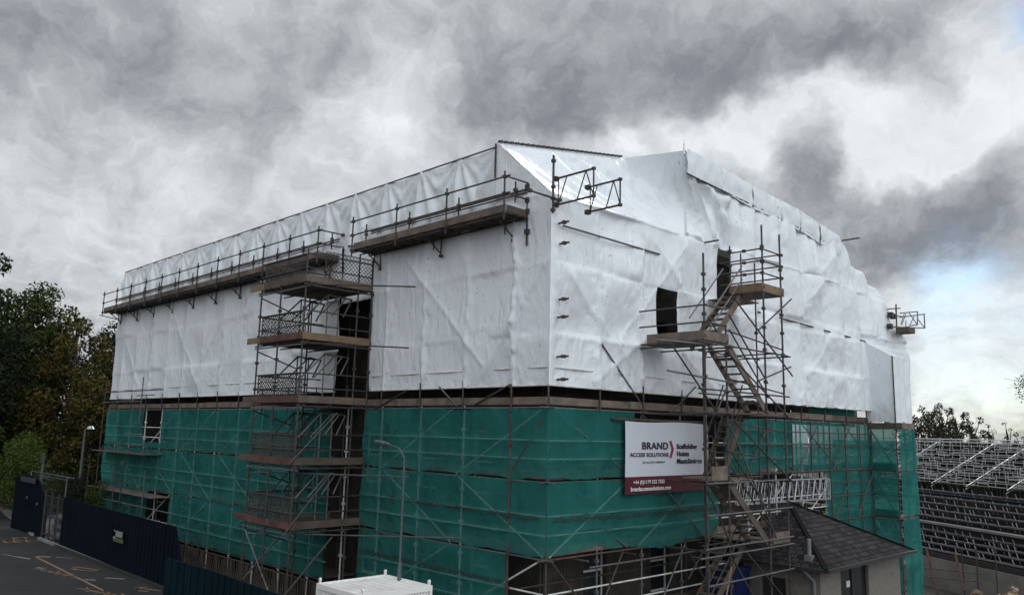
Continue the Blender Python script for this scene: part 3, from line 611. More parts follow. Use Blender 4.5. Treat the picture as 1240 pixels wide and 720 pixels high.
# unseen flat cover behind the ridge, added to keep light out of the wrap
def top_fn(x, y): return (x, y, poly([(0.3, 15.0), (6, 15.9), (12, 16.2), (20, 15.4), (26, 11)], x)-0.12+0.08*fbm(x*0.5, y*0.5, 4))
tag(grid(top_fn, rng(0.3, 25.5, 0.6), rng(2.3, 34.4, 0.8)).build('light_block_sheet', M['wrap'], smooth=True), 'unseen white cover sheet added to keep light out behind the ridge and parapet', 'sheeting')
# right face: tall wall of wrap
ROOFL = [(0, 13.0), (6.66, 13.0), (6.67, 16.05), (9.0, 15.95), (11.2, 15.75), (15.0, 15.62), (16.9, 15.40), (18.0, 15.30), (19.0, 15.2), (19.6, 14.95), (20.3, 14.35), (21.2, 14.15), (22.2, 13.95), (23.35, 13.5), (24.2, 12.7), (25.4, 11.5), (26.0, 10.6), (26.4, 10.1)]
RCR = [(0.1, 11.2, 4.6, 7.6), (5.0, 12.4, 6.6, 11.0), (3.2, 9.0, 6.6, 12.6), (10.2, 7.8, 13.4, 10.6), (17.2, 10.4, 14.2, 7.8), (14.6, 11.2, 18.2, 14.4), (6.4, 9.0, 8.4, 7.7), (2.0, 7.8, 4.6, 9.4), (10.5, 10.5, 13.6, 14.2), (6.9, 15.8, 8.5, 13.2), (7.1, 15.8, 9.6, 14.0)]
def wr_fn(x, v):
    zt = poly(ROOFL, x); z = 7.55+v
    if z > zt: z = zt
    base = z
    s = seams(x, z, 0.0, 2.1 if x < 8.6 else 1.9)
    d = 0.0
    if x < 8.6: d += -0.05*s + 0.05*fbm(x*0.5, z*0.45, 13)
    else:
        ph = ((x-9.5) % 1.9)/1.9; d += 0.24*math.sin(math.pi*ph)**0.7*clamp((x-9.3)*2)*clamp((15.2-z)*0.8) + 0.12*fbm(x*0.5, z*0.35, 21)
        d += 0.03*math.sin(x*7+1.5*fbm(x, z*0.3, 3))*clamp((x-9.5)*2)*(0.3+0.7*clamp((z-11)/3))
        if 10.6 < z < 11.0: d -= 0.05
    if 8.65 < x < 9.65 and z < 14.8: d -= 0.22*min(1, (x-8.65)*6, (9.65-x)*12)*clamp((14.8-z)*3)
    if x > 19.4: d -= 0.35*clamp((x-19.4)/1.2)*clamp((z-11.3)/2)      # hipped end leans back
    if x > 6.67 and x < 9.4 and z > 13:   # folds fanning out from the peak
        an = math.atan2(16.4-z, x-6.3); d += 0.06*math.sin(an*22)*clamp((16-z)*0.9)
    d += tent(x, z, RCR) + panels(x, z, 0.0 if x < 8.6 else 9.5, 2.1 if x < 8.6 else 1.9, 7, 0.34)
    hem = math.exp(-(base-7.53)/0.16); d += hem*0.04*fbm(x*6, z*8, 1)
    if x < 8.6 and 11.1 < z < 12.1: d += 0.035*math.sin(x*34+fbm(x*2, z, 3)*4)*math.sin(math.pi*(z-11.1))*clamp(fbm(x*0.8, 0, 4)*2+0.7)   # vertical puckers below the eave pole
    dd = abs(x-0.5); d += 0.03*fbm(x*7, z*2.5, 6)*math.exp(-dd/0.5)
    d += 0.010*fbm(x*2.2, z*1.3, 17) + 0.03*fbm(x*3.0, z*1.6, 27)*clamp(fbm(x*0.45, z*0.4, 31)*3)
    if z < 7.8: z = z + (7.8-z)/0.27*(0.05*fbm(x*1.4, 0, 8)+0.02*fbm(x*7, 0, 5))*clamp((x+0.05)*3)
    d *= clamp((x+0.05)*4)
    return (x, -d-0.045, z)
D1 = (5.01, 6.2, 9.15, 10.98); D2 = (8.66, 9.62, 10.9, 13.0)
def keepR(x, v):
    z = 7.55+v
    if z > poly(ROOFL, x)+0.11: return False
    if 6.67 < x < 8.6 and 13.15 < z < 16.02-(x-6.67)*1.52-0.35: return False
    for d_ in (D1, D2):
        if d_[0] < x < d_[1] and d_[2] < z < d_[3]: return False
    return True
WR = grid(wr_fn, rng(-0.045, 6.66, 0.06, (5.01, 6.2)) + rng(6.67, 26.4, 0.07, (8.66, 9.62)), rng(0, 8.6, 0.08, (D1[2]-7.55, D1[3]-7.55, D2[2]-7.55, D2[3]-7.55)), keepR)
WR = WR.build('plastic_sheeting', M['wrap'], smooth=True); tag(WR, 'tall white shrink wrap sheet of the whole right face with two door openings', 'sheeting', 'white shrink wrap sheets')
# parapet cap strip and the dark poles lying on the sheet
q = MB().tube((6.7, -0.13, 15.2), (15.0, -0.13, 14.88), 0.03).tube((15.0, -0.13, 14.88), (18.6, -0.13, 14.65), 0.03); q.build('cap_rail', M['tube'], WR)
MB().tube((9.6, -0.16, 10.95), (21.0, -0.2, 10.7), 0.032).build('sheet_rail', M['tube'], WR)
MB().tube((0.4, -0.1, 12.1), (5.1, -0.1, 12.07), 0.03).build('eave_rail', M['tube3'], WR)
MB().tube((6.67, -0.05, 15.9), (6.67, -0.05, 16.3), 0.05, 6, 0.03).build('peak_cap', M['wrap'], WR)
tb(WR, 'outrigger', (19.2, -0.1, 15.12), (19.2, -0.9, 15.12), 0.035, M['tube'])
# upper strip: separate tarpaulin panels standing on the parapet
for i, (x0, x1) in enumerate(((6.7, 8.9), (8.95, 11.1), (11.2, 13.4), (13.45, 15.0), (15.1, 16.8), (16.9, 18.9))):
    def cp(x, t, i=i): zt = poly(ROOFL, x); return (x, -0.15-0.03*math.sin(math.pi*t)+0.05*fbm(x*2.5, t*2, i), lerp(zt-0.85, zt+0.05+0.03*fbm(x*3, i), t))
    grid(cp, rng(x0, x1, 0.12), rng(0, 1, 0.14)).build('cap_panel', M['wrap'], WR, smooth=True)
# projecting turret at the far right end
TX, TY = 21.29, -1.24
def tw(fn, us, vs, nm='turret_panel'): return grid(fn, us, vs)
tur = thing('plastic_turret', (22.3, -0.6, 7), 'narrow projecting white wrapped bay at the far right end of the right face', 'sheeting')
tw(lambda y, z: (TX-0.03*fbm(y*2, z, 2), y, z + (0.05*fbm(y*2, 3) if z < 7.6 else 0)), rng(TY, 0, 0.12), rng(7.05, 10.05, 0.15)).build('side_panel', M['wrap'], tur, smooth=True)
tw(lambda x, z: (x, TY-0.03*fbm(x*3, z*1.5, 2)-0.03*math.sin(x*9), z), rng(TX, 23.3, 0.1), rng(7.05, 10.0, 0.12)).build('front_panel', M['wrap'], tur, smooth=True)
tw(lambda x, t: (x, lerp(TY, -0.03, t)+0.06*fbm(x*2, t*3, 4), lerp(10.0, 10.75, t)-0.1*math.sin(math.pi*t)+0.05*fbm(x*1.5, t*2, 1)), rng(TX, 23.3, 0.12), rng(0, 1, 0.08)).build('sloping_top', M['wrap'], tur, smooth=True)
tw(lambda y, z: (23.3, y, z), rng(TY, 0, 0.3), rng(7.05, 10.0, 0.5)).build('side_panel', M['wrap'], tur, smooth=True)
q = MB().tri((TX, TY, 10.0), (TX, 0, 10.0), (TX, 0, 10.75)); q.build('side_gusset', M['wrap'], tur)
MB().tube((TX-0.05, TY-0.03, 7.1), (TX-0.05, TY-0.03, 10.0), 0.03).build('corner_pole', M['tube'], tur)
ts = thing('scaffold_tower', (22.3, -0.6, -3), 'green netted scaffold bay under the far right white wrapped turret', 'scaffold')
for (x, y) in ((TX, TY), (23.25, TY), (TX, -0.15), (22.3, TY)): tb(ts, 'standard', (x, y, gz(x, y)), (x, y, 7.1), 0.03, M['tube'])
for z in (6.9, 5.9, 4.9, 4.4, 3.9, 2.9, 1.9, 0.9, -0.1, -1.1):
    tb(ts, 'ledger', (TX-0.2, TY-0.02, z), (23.4, TY-0.02, z), 0.025, M['tube']); tb(ts, 'ledger', (TX-0.03, TY-0.1, z), (TX-0.03, 0, z), 0.025, M['tube'])
for z0 in (4.9, 2.9, 0.9): tb(ts, 'brace', (TX-0.05, -0.1, z0+1.9), (TX-0.05, TY, z0), 0.025, M['tube'])
for z in (4.9, 2.9, 0.9):
    MB().box(TX+0.05, 23.2, TY+0.05, -0.2, z, z+0.05).build('deck', M['board_dark'], ts); MB().box(TX-0.05, TX-0.015, TY, -0.1, z+0.05, z+0.4).build('toe_board', M['board_dark'], ts)
MB().box(TX-0.06, TX-0.02, TY-0.3, 0.0, 6.75, 7.03).build('toe_board', M['board_dark'], ts); MB().box(TX-0.02, 23.4, TY-0.06, TY-0.02, 6.75, 7.03).build('toe_board', M['board'], ts)
for z0, z1 in ((4.95, 6.8), (3.0, 4.9), (-2.4, 2.9)):
    grid(lambda x, z: (x, TY-0.08-0.04*fbm(x*2, z, z0), z), rng(TX+0.1, 23.4, 0.2), rng(z0, z1, 0.2)).build('netting', M['net_dense'], ts, smooth=True)
    grid(lambda y, z: (TX-0.10-0.04*fbm(y*2, z, z0), y, z), rng(TY, 0, 0.2), rng(z0, z1, 0.2)).build('netting', M['net_dense'], ts, smooth=True)
tag(grid(lambda x, z: (x, -0.06-0.05*fbm(x*2, z, 1), z), rng(18.4, 21.2, 0.2), rng(-1.5, 0.85, 0.2)).build('debris_netting', M['net_dense'], smooth=True), 'lowest green netting sheet, hidden mostly by the slate roofed house', 'netting', 'green debris netting sheets on the scaffold')

tag(grid(lambda x, z: (x, 1.35+0.03*fbm(x, z), z), rng(16.7, 23.2, 0.4), rng(6.85, 9.4, 0.4)).build('shade_sheet', M['board_dark'], smooth=True), 'dark sheet added as shade in the gap between white wrap and far toe boards', 'sheet')  # added backing, stands in for interior shade and hides the sky behind
for x in (9.6, 11.6, 13.6, 15.2, 16.9, 18.4, 19.9, 21.1): tb(S, 'outer_standard', (x, -0.2, gz(x, 0) if x > 16 else 5.0), (x, -0.2, 7.0), 0.027, M['tube'])
for z in (6.5, 6.02, 5.0, 4.5, 3.95, 3.0, 2.4, 1.9):
    tb(S, 'outer_ledger', (9.4 if z >= 5 else 16.6, -0.24, z), (21.3, -0.24, z), 0.022, M['tube'])
for x0, z0 in ((10.0, 5.0), (13.9, 5.0), (17.0, 5.0), (17.0, 3.0), (19.2, 3.0)): tb(S, 'brace', (x0, -0.26, z0), (x0+1.9, -0.26, z0+1.9), 0.024, M['tube'])
# ------------------------------------------------------------------ high platforms on the left face
def platform(y0, y1, z, name_label, nposts, seed):
    p = thing('high_platform', (-0.45, (y0+y1)/2, z), name_label, 'platform', 'cantilevered platforms on the left face')
    q = MB()
    for i in range(4): q.box(-0.86+i*0.215, -0.86+i*0.215+0.20, y0, y1, z, z+0.04)
    q.build('deck', M['board_dark'], p)
    a = y0; rr = random.Random(seed)
    while a < y1-0.1:
        b = min(y1, a+3.9); MB().box(-0.90, -0.865, a+0.01, b-0.01, z+0.0, z+0.23+rr.uniform(-0.01, 0.015)).build('toe_board', M['board'] if rr.random() < 0.8 else M['board_dark'], p); a = b
    MB().box(-0.86, -0.02, y0-0.03, y0, z, z+0.2).build('toe_board', M['board_dark'], p)
    for x in (-0.82, -0.45, -0.12): tb(p, 'ledger', (x, y0-0.15, z-0.07), (x, y1+0.15, z-0.07), 0.027, M['tube'])
    n = int((y1-y0)/0.9)
    for i in range(n+1): tb(p, 'transom', (-1.0, y0+(y1-y0)*i/n, z-0.02), (0.05, y0+(y1-y0)*i/n, z-0.02), 0.022, M['tube'])
    for dz in (0.52, 1.02): tb(p, 'guard_rail', (-0.93, y0-0.2, z+dz), (-0.93, y1+0.2, z+dz), 0.026, M['tube'])
    tb(p, 'inner_rail', (-0.10, y0-0.1, z+0.82), (-0.10, y1+0.1, z+0.82), 0.03, M['tube']); tb(p, 'inner_rail', (-0.12, y0-0.1, z+0.72), (-0.12, y1+0.1, z+0.74), 0.024, M['tube2'])
    for i in range(nposts):
        y = lerp(y0, y1, i/(nposts-1)); tb(p, 'guard_post', (-0.95, y, z-0.25), (-0.95, y, z+1.18), 0.028, M['tube'], joints=(0.15, 0.53, 0.88))
        tb(p, 'inner_post', (-0.12, y+0.4, z+0.5), (-0.12, y+0.4, z+1.15), 0.028, M['tube'], joints=(0.4, 0.6))
    m_ = max(2, int((y1-y0)/2.3))
    for i in range(m_):
        y = lerp(y0+0.5, y1-0.5, i/(m_-1)); q = MB().tube((-0.06, y, z-0.62), (-0.06, y, z-0.05), 0.027).tube((-0.06, y, z-0.55), (-0.7, y, z-0.08), 0.024).tube((-0.13, y+0.3, z-0.4), (-0.13, y+0.3, z-0.05), 0.024)
        q.coupler((-0.06, y, z-0.62)).build('bracket', M['tube'], p)
    for dz in (0.52, 1.02): tb(p, 'end_rail', (-0.95, y0-0.05, z+dz), (0.12, y0-0.05, z+dz), 0.026, M['tube'], joints=(0.95,))
    return p
platform(0.95, 8.65, 12.44, 'short high scaffold platform with brown toe board, nearest the corner of the left face', 4, 3)
pf = platform(10.95, 34.2, 12.50, 'long high scaffold platform running far along the left face below the curtain', 12, 4)
tb(pf, 'end_rail', (-1.1, 34.2, 12.3), (0.3, 34.2, 12.1), 0.025, M['tube'])
q = MB().tube((-0.03, 0.93, 11.6), (-0.03, 0.93, 13.5), 0.035); 
for z in (12.0, 12.6, 12.95, 13.35): q.coupler((-0.03, 0.9, z), 0.075)
tag(q.build('scaffold_pole', M['tube']), 'short rusty upright with couplers at the near end of the short high platform', 'pole')

# ------------------------------------------------------------------ balcony (loading) tower on the left face
LT = thing('loading_tower', (-1.4, 10.1, 0), 'scaffold loading tower with stacked landings in front of the dark recess', 'scaffold tower')
TY0, TY1, TXF = 8.55, 11.6, -2.7
posts = [(TXF, TY0, 0, 12.15), (TXF, TY1, 0, 11.2), (-0.65, TY0, 0, 12.3), (-0.75, TY1, 0, 11.6), (-0.08, TY0, 0, 12.2), (TXF, 10.2, 0, 11.3)]
for x, y, a, b in posts: tb(LT, 'standard', (x, y, a), (x, y, b), 0.031, None, joints=tuple(k/12.2 for k in (1, 2, 3.1, 5, 7.1, 8.2, 9.2, 10.2, 11)))
def lattice(p0, p1, z0, z1, name='mesh_panel'):
    q = MB(); p0 = V(p0); p1 = V(p1); Ln = (p1-p0).length; d = (p1-p0)/Ln; h = z1-z0; st = 0.105
    def clipseg(s0, sgn):
        a, b = s0, s0+h
        t0 = max(0, (0-a)/h); t1 = min(1, (Ln-a)/h)
        if t1 <= t0: return
        za, zb = (z0+t0*h, z0+t1*h) if sgn > 0 else (z1-t0*h, z1-t1*h)
        A = p0+d*(a+t0*h); Bq = p0+d*(a+t1*h); A = V((A.x, A.y, za)); Bq = V((Bq.x, Bq.y, zb)); q.tube(A, Bq, 0.011, 3)
    s = -h
    while s < Ln: clipseg(s, 1); clipseg(s, -1); s += st*1.414
    q.tube((p0.x, p0.y, z0), (p1.x, p1.y, z0), 0.018, 4).tube((p0.x, p0.y, z1), (p1.x, p1.y, z1), 0.018, 4).tube((p0.x, p0.y, z0), (p0.x, p0.y, z1), 0.018, 4).tube((p1.x, p1.y, z0), (p1.x, p1.y, z1), 0.018, 4)
    return q
tmats = {11.02: (M['board_tan'], M['board_dark'], M['board']), 9.1: (M['board_tan'], M['board_red'], M['board_tan']), 7.03: (M['board_dark'], M['board_red'], M['board']), 5.03: (M['board_dark'], M['board_red'], M['board_dark']), 3.03: (M['board_red'], M['board_red'], M['board_dark'])}
for zi, z in enumerate((11.02, 9.1, 7.03, 5.03, 3.03)):
    m0, m1, m2 = tmats[z]; q = MB()
    for i in range(11): q.box(TXF+0.02, -0.1, TY0+0.03+i*0.28, TY0+0.03+i*0.28+0.26, z, z+0.04)
    q.build('deck', M['board_dark'], LT)
    MB().box(TXF-0.06, TXF-0.02, TY1-0.7, TY1+0.75, z+0.04, z+0.25).build('toe_board', m0, LT, 'pale tan board end sticking out' if m0 is M['board_tan'] else None)
    MB().box(TXF-0.10, TXF-0.062, TY0-0.05, TY1-0.3, z+0.02, z+0.24).build('toe_board', m1, LT, 'reddish toe board' if m1 is M['board_red'] else None)
    MB().box(TXF-0.05, -0.12, TY0-0.06, TY0-0.02, z+0.02, z+0.25).build('toe_board', m2, LT)
    for x in (TXF+0.1, -1.6, -0.5): tb(LT, 'transom', (x, TY0-0.2, z-0.05), (x, TY1+0.4, z-0.05), 0.027, M['tube'])
    tb(LT, 'ledger', (TXF-0.1, TY0-0.05, z-0.1), (0.1, TY0-0.05, z-0.1), 0.027, M['tube']); tb(LT, 'ledger', (TXF, TY0-0.2, z-0.15), (TXF, TY1+0.2, z-0.15), 0.027, M['tube3'])
    for dz in (0.5, 0.98):
        tb(LT, 'guard_rail', (TXF, TY0-0.03, z+dz), (-0.08, TY0-0.03, z+dz), 0.024, M['tube']); tb(LT, 'guard_rail', (TXF+0.03, TY0, z+dz), (TXF+0.03, TY1+0.1, z+dz), 0.024, M['tube'])
        tb(LT, 'guard_rail', (TXF, TY1, z+dz), (-0.1, TY1, z+dz), 0.024, M['tube'])
    lattice((TXF+0.08, TY1-0.05, 0), (-0.9, TY1-0.05, 0), z+0.15, z+0.95).build('mesh_panel', M['tube'], LT)
    lattice((TXF+0.06, TY0+0.15, 0), (TXF+0.06, TY1-0.1, 0), z+0.15, z+0.95).build('mesh_panel', M['tube'], LT)
    if zi == 0: lattice((-2.0, TY0+0.02, 0), (-0.1, TY0+0.02, 0), z+0.25, z+1.15).build('mesh_panel', M['tube'], LT)
    if z < 10.9:
        for yy, mt_ in ((9.2, M['tube3']), (11.0, M['tube'])):
            for xo in (0.0, 0.45):
                q = MB(); pts = [V((-2.25+xo, yy, z+0.9)), V((-1.45+xo, yy, z+1.72)), V((-0.75+xo*0.6, yy, z+1.66)), V((-1.25+xo, yy, z+1.0))]
                q.tube(pts[0], pts[1], 0.027).tube(pts[1], pts[2], 0.027).tube(pts[2], pts[3], 0.027).tube(pts[1], (pts[1].x, yy, z+0.1), 0.024)
                q.build('loading_gate', mt_, LT)
    tb(LT, 'brace', (TXF, TY1, z-0.25), (TXF+1.6, TY1, z-0.75), 0.024, M['tube'])
# long loose poles lying out to the right
for a, z in ((11.0, 347), (9.1, 421)): pass
def rod(a, b, lab, mt): tag(MB().tube(a, b, 0.024, 6).build('tie_pole', mt), lab, 'pole', 'long horizontal poles sticking out from the loading tower')
rod((TXF-0.08, TY0-0.1, 10.92), onX(503, 347, -0.9), 'topmost long pole sticking out right from the loading tower, ending against the white wrap', M['tube'])
rod((TXF-0.08, TY0-0.1, 8.98), onX(495, 421, -0.9), 'second long pole sticking out right from the loading tower, at the tan boards', M['tube'])
rod(onX(308, 571, -2.75), onX(495, 577, -1.0), 'long pole low on the loading tower reaching the lamp post head', M['tube3'])
rod(onX(300, 645, -2.75), onX(560, 651, -1.0), 'lowest long pole crossing the loading tower towards the lamp post', M['tube3'])
for a, b in (((350, 562), (408, 500)), ((343, 648), (402, 572)), ((295, 700), (345, 640)), ((345, 720), (402, 650))): tb(LT, 'brace', onX(*a, -2.85), onX(*b, -2.2), 0.027, M['tube3'])
tb(LT, 'brace', (TXF, TY0, 0), (TXF, TY1, 2.8), 0.027, M['tube3'])

# ------------------------------------------------------------------ stair tower on the right face
ST = thing('stair_tower', (6.4, -1.5, 0), 'scaffold stair tower with zigzag timber stairs right of the banner', 'scaffold stair')
YF, YB = -2.4, -1.0
px_ = [(4.02, 11.6), (5.2, 9.6), (7.55, 13.15), (8.75, 13.05)]
for x, top in px_: tb(ST, 'standard', (x, YF, -0.2), (x, YF, top), 0.032, M['tube'], joints=tuple(k/13 for k in (1, 2, 3, 4, 5, 6, 7, 8, 9, 9.7, 10.3, 11, 11.8, 12.3)))
for x, top in ((6.15, 9.9), (9.6, 12.4)): tb(ST, 'standard', (x, YB, -0.2), (x, YB, top), 0.028, M['tube'], joints=(0.2, 0.4, 0.6, 0.8))
for z in (8.95, 7.6, 6.95, 4.95, 2.95, 1.0):
    tb(ST, 'ledger', (3.6 if z > 6 or z < 4 else 3.98, YF-0.05, z), (9.0, YF-0.05, z), 0.027, M['tube3'] if z < 6 else M['tube']); tb(ST, 'ledger', (5.9, YB, z), (9.8, YB, z), 0.025, M['tube'])
for x, _ in px_:
    for z in (8.9, 6.9, 4.9, 2.9, 0.95): tb(ST, 'transom', (x+0.04, YF-0.25, z), (x+0.04, 0.2 if (x > 5 or z > 6) else -1.9, z), 0.025, M['tube'])
# landings
def landing(x0, x1, y0, y1, z, mt=None):
    q = MB(); n = int((y1-y0)/0.235)
    for i in range(n): q.box(x0, x1, y0+i*(y1-y0)/n, y0+(i+1)*(y1-y0)/n-0.012, z, z+0.04)
    q.build('landing', mt or M['board'], ST)
landing(4.0, 5.35, YF, -0.12, 9.0); landing(7.5, 8.85, YF, -1.2, 10.92); landing(7.9, 9.5, -1.18, -0.12, 10.90); landing(4.25, 5.1, YF, -2.05, 5.0); landing(5.12, 6.6, YF, -0.85, 4.995); landing(7.6, 8.85, YF, -0.12, 3.0); landing(7.4, 9.0, YF, -0.12, 6.98); landing(4.0, 5.4, YF, -0.9, 1.02)
MB().box(3.96, 3.995, YF, -0.4, 9.04, 9.30).build('toe_board', M['board'], ST); MB().box(3.96, 5.3, YF-0.04, YF-0.005, 9.03, 9.30).build('toe_board', M['board'], ST)
MB().box(7.46, 7.495, YF, -1.25, 10.96, 11.22).build('toe_board', M['board_tan'], ST, 'yellowish newer toe board'); MB().box(7.46, 8.9, YF-0.04, YF-0.005, 10.93, 11.20).build('toe_board', M['board_tan'], ST)
MB().box(4.25, 5.1, YF-0.04, YF-0.005, 5.03, 5.42).build('toe_board', M['board'], ST); MB().box(7.7, 8.75, YF-0.04, YF-0.005, 3.03, 3.36).build('toe_board', M['board'], ST)
def flight(x0, z0, x1, z1, yf, yb, mt=M['board'], nt=9):
    for y in (yf, yb): MB().beam((x0, y, z0-0.03), (x1, y, z1-0.03), 0.04, 0.22).build('stringer', mt, ST)
    for i in range(nt):
        t = (i+0.6)/nt; x = lerp(x0, x1, t); z = lerp(z0, z1, t); MB().box(x-0.12, x+0.12, min(yf, yb)+0.025, max(yf, yb)-0.025, z-0.02, z+0.02).build('tread', mt, ST)
    for y, hs in ((yf-0.03, (0.5, 0.95)), (yb+0.03, (0.95,))):
        for h in hs: tb(ST, 'handrail', (x0, y, z0+h), (x1, y, z1+h), 0.025, M['tube'] if z0 > z1 else M['tube3'])
flight(6.35-0.9, 8.98, 7.75, 7.02, YF+0.06, YF+0.72)
flight(5.6, 9.02, 7.7, 10.95, -1.55, -0.9)
flight(7.55, 6.98, 6.3, 5.04, -1.55, -0.9, M['board_dark'])
flight(5.3, 4.98, 7.6, 3.04, YF+0.06, YF+0.72, M['board_dark'])
flight(7.5, 2.98, 5.35, 1.06, -1.55, -0.9, M['board_dark'])
# upper landing guard rails
for z in (11.55, 11.95, 12.35): tb(ST, 'guard_rail', (7.5, YF, z), (8.9, YF, z+0.0), 0.025, M['tube'], joints=(0.02, 0.95)); tb(ST, 'guard_rail', (7.5, YF, z), (7.5, -1.15, z), 0.025, M['tube'], joints=(0.5,)); tb(ST, 'guard_rail', (8.75, YF, z), (8.75, -0.1, z), 0.025, M['tube'])
tb(ST, 'guard_post', (7.5, -1.25, 10.9), (7.5, -1.25, 12.6), 0.027, M['tube'], joints=(0.6, 0.9)); tb(ST, 'guard_post', (8.3, -1.2, 10.9), (8.3, -1.2, 12.5), 0.027, M['tube'])
for z in (9.55, 10.05): tb(ST, 'guard_rail', (4.0, -0.1, z), (4.0, YF-0.1, z), 0.025, M['tube']); tb(ST, 'guard_rail', (4.0, YF-0.03, z), (5.2, YF-0.03, z), 0.025, M['tube'])
# braces of the tower
for a, b, mt_ in (((4.4, 7.0), (2.2, 8.75), 'tube'), ((4.5, 7.0), (5.2, 7.9), 'tube'), ((5.3, 10.6), (9.2, 8.3), 'tube'), ((5.0, 8.8), (8.9, 6.9), 'tube'), ((5.3, 6.8), (8.9, 4.9), 'tube'), ((5.2, 6.6), (7.8, 3.2), 'tube3'), ((5.2, 2.8), (7.9, 0.0), 'tube'), ((6.0, 2.9), (8.9, 0.9), 'tube'), ((4.1, 0.2), (5.1, 2.6), 'board_tan'), ((3.9, 4.8), (5.2, 3.1), 'tube'),
                  ((3.9, 2.2), (8.9, 2.2), 'tube3'), ((3.8, 3.18), (8.9, 3.18), 'tube3'), ((3.9, 4.08), (8.9, 4.08), 'tube3'), ((7.0, 9.6), (9.3, 10.9), 'tube2'), ((6.9, 8.0), (9.1, 8.6), 'tube')):
    tb(ST, 'brace', (a[0], YF-0.09, a[1]), (b[0], YF-0.09, b[1]), 0.026, M[mt_])
for z in (9.2, 7.75, 6.5, 5.6): tb(ST, 'brace', (5.2, YF+0.05, z+0.25), (8.8, YF+0.05, z-0.05), 0.024, M['tube'])
q = MB()
for z in (7.0, 8.9):
    q.tube((1.9, -0.1, z+0.0), (4.3, YF, z+0.02), 0.026)
tb(ST, 'ledger', (1.9, -2.2, 8.84), (4.4, YF-0.08, 8.9), 0.027, M['tube3']); tb(ST, 'ledger', (2.3, -2.3, 8.02), (5.6, YF-0.08, 7.85), 0.027, M['tube3'])
MB().box(5.0, 6.3, 0.4, 0.5, 0, 12).build('dark_lining', M['steel_dark'], ST) if False else None

# ------------------------------------------------------------------ banner
BN = thing('banner', (5.3, -0.22, 4.5), 'white and maroon company banner hanging over the green netting beside the stair tower', 'banner')
bx0, bx1, bz0, bz1 = 3.10, 7.58, 4.53, 6.66; sp = 4.88
def bf(x, z): return (x, -0.235+0.01*math.sin((z-bz1)*2.2)+0.015*math.exp(-abs((x-6.6)+(z-4.9)*0.7)/0.12)*clamp((6.0-z)), z-(0.02*math.sin((x-bx0)*1.6) if z > 6.5 else 0))
zm = bz0+0.50
grid(bf, rng(bx0, bx1, 0.1), rng(zm, bz1, 0.1)).build('banner_sheet', M['vinyl'], BN, smooth=True)
grid(bf, rng(bx0, bx1, 0.1), rng(bz0, zm, 0.1)).build('banner_band', M['maroon'], BN, 'maroon band with white writing along the bottom', smooth=True)
def bt(s, x, z, size, mt_, off=0.0, sx=1.0, align='LEFT'): return text(s, size, frame_mtx((x, -0.268, z), (1, 0, 0), (0, 0, 1)), mt_, 'lettering', BN, 0.002, off, None, align, sx)
bt('BRAND', 3.88, 5.84, 0.30, M['ink'], 0.006, 1.32); bt('ACCESS SOLUTIONS', 3.30, 5.62, 0.16, M['ink'], 0.003, 1.28); bt('An Altrad company', 3.95, 5.42, 0.10, M['ink'], 0.002, 1.2) if False else bt('AN ACCESS COMPANY', 3.92, 5.42, 0.085, M['ink'], 0.001, 1.25)
bt('Scaffolding', 5.72, 5.86, 0.21, M['ink'], 0.007, 1.2); bt('Hoists', 5.72, 5.63, 0.21, M['ink'], 0.007, 1.2); bt('Mastclimbers', 5.72, 5.40, 0.21, M['ink'], 0.007, 1.2)
bt('+44 (0)1179 552 7323', 3.45, 4.82, 0.15, M['inkw'], 0.002, 1.1); bt('brandaccesssolutions.com', 3.32, 4.62, 0.17, M['inkw'], 0.004, 1.08)
q = MB(); z0_, z1_, xm = 5.58, 6.1, 5.38
for sgn in (1, -1):
    za = (z0_+z1_)/2; zb = z1_ if sgn > 0 else z0_
    q.quad((xm+0.18, -0.268, za), (xm+0.06, -0.268, za) if False else (xm+0.07, -0.268, za), (xm-0.06, -0.268, zb), (xm+0.05, -0.268, zb))
q.build('logo_chevron', M['inkred'], BN)
MB().tube((2.6, -0.2, bz1+0.03), (8.0, -0.2, bz1+0.03), 0.028).build('hanging_pole', M['tube'], BN)

# ------------------------------------------------------------------ lattice beams
def lat_beam(p, a, b, h, n, mt_, name='lattice_beam', r=0.026, zig=True):
    q = MB(); a = V(a); b = V(b); u = V((0, 0, h)); q.tube(a, b, r).tube(a+u, b+u, r)
    for i in range(n):
        t0, t1 = i/n, (i+1)/n
        if zig: q.tube(a.lerp(b, t0), a.lerp(b, (t0+t1)/2)+u, r*0.75, 5); q.tube(a.lerp(b, (t0+t1)/2)+u, a.lerp(b, t1), r*0.75, 5)
    q.tube(a, a+u, r).tube(b, b+u, r)
    return q
for lab, yy, x0, x1, n in (('front silver lattice beam right of the stair tower, above the slate roof', -0.45, 9.0, 16.2, 14), ('rear silver lattice beam close behind the front one, right of the stair tower', -0.2, 9.3, 16.6, 15)):
    tag(lat_beam(None, (x0, yy, 3.98), (x1, yy, 3.90), 0.78, n, M['alu'], r=0.021).build('lattice_beam', M['alu']), lab, 'lattice beam', 'silver lattice beams beside the stair tower')
tag(lat_beam(None, onY(681, 213, -0.1), onX(719, 204, 0.15), 0.01, 1, M['tube']).build('x', M['tube']), 'x', 'x') if False else None
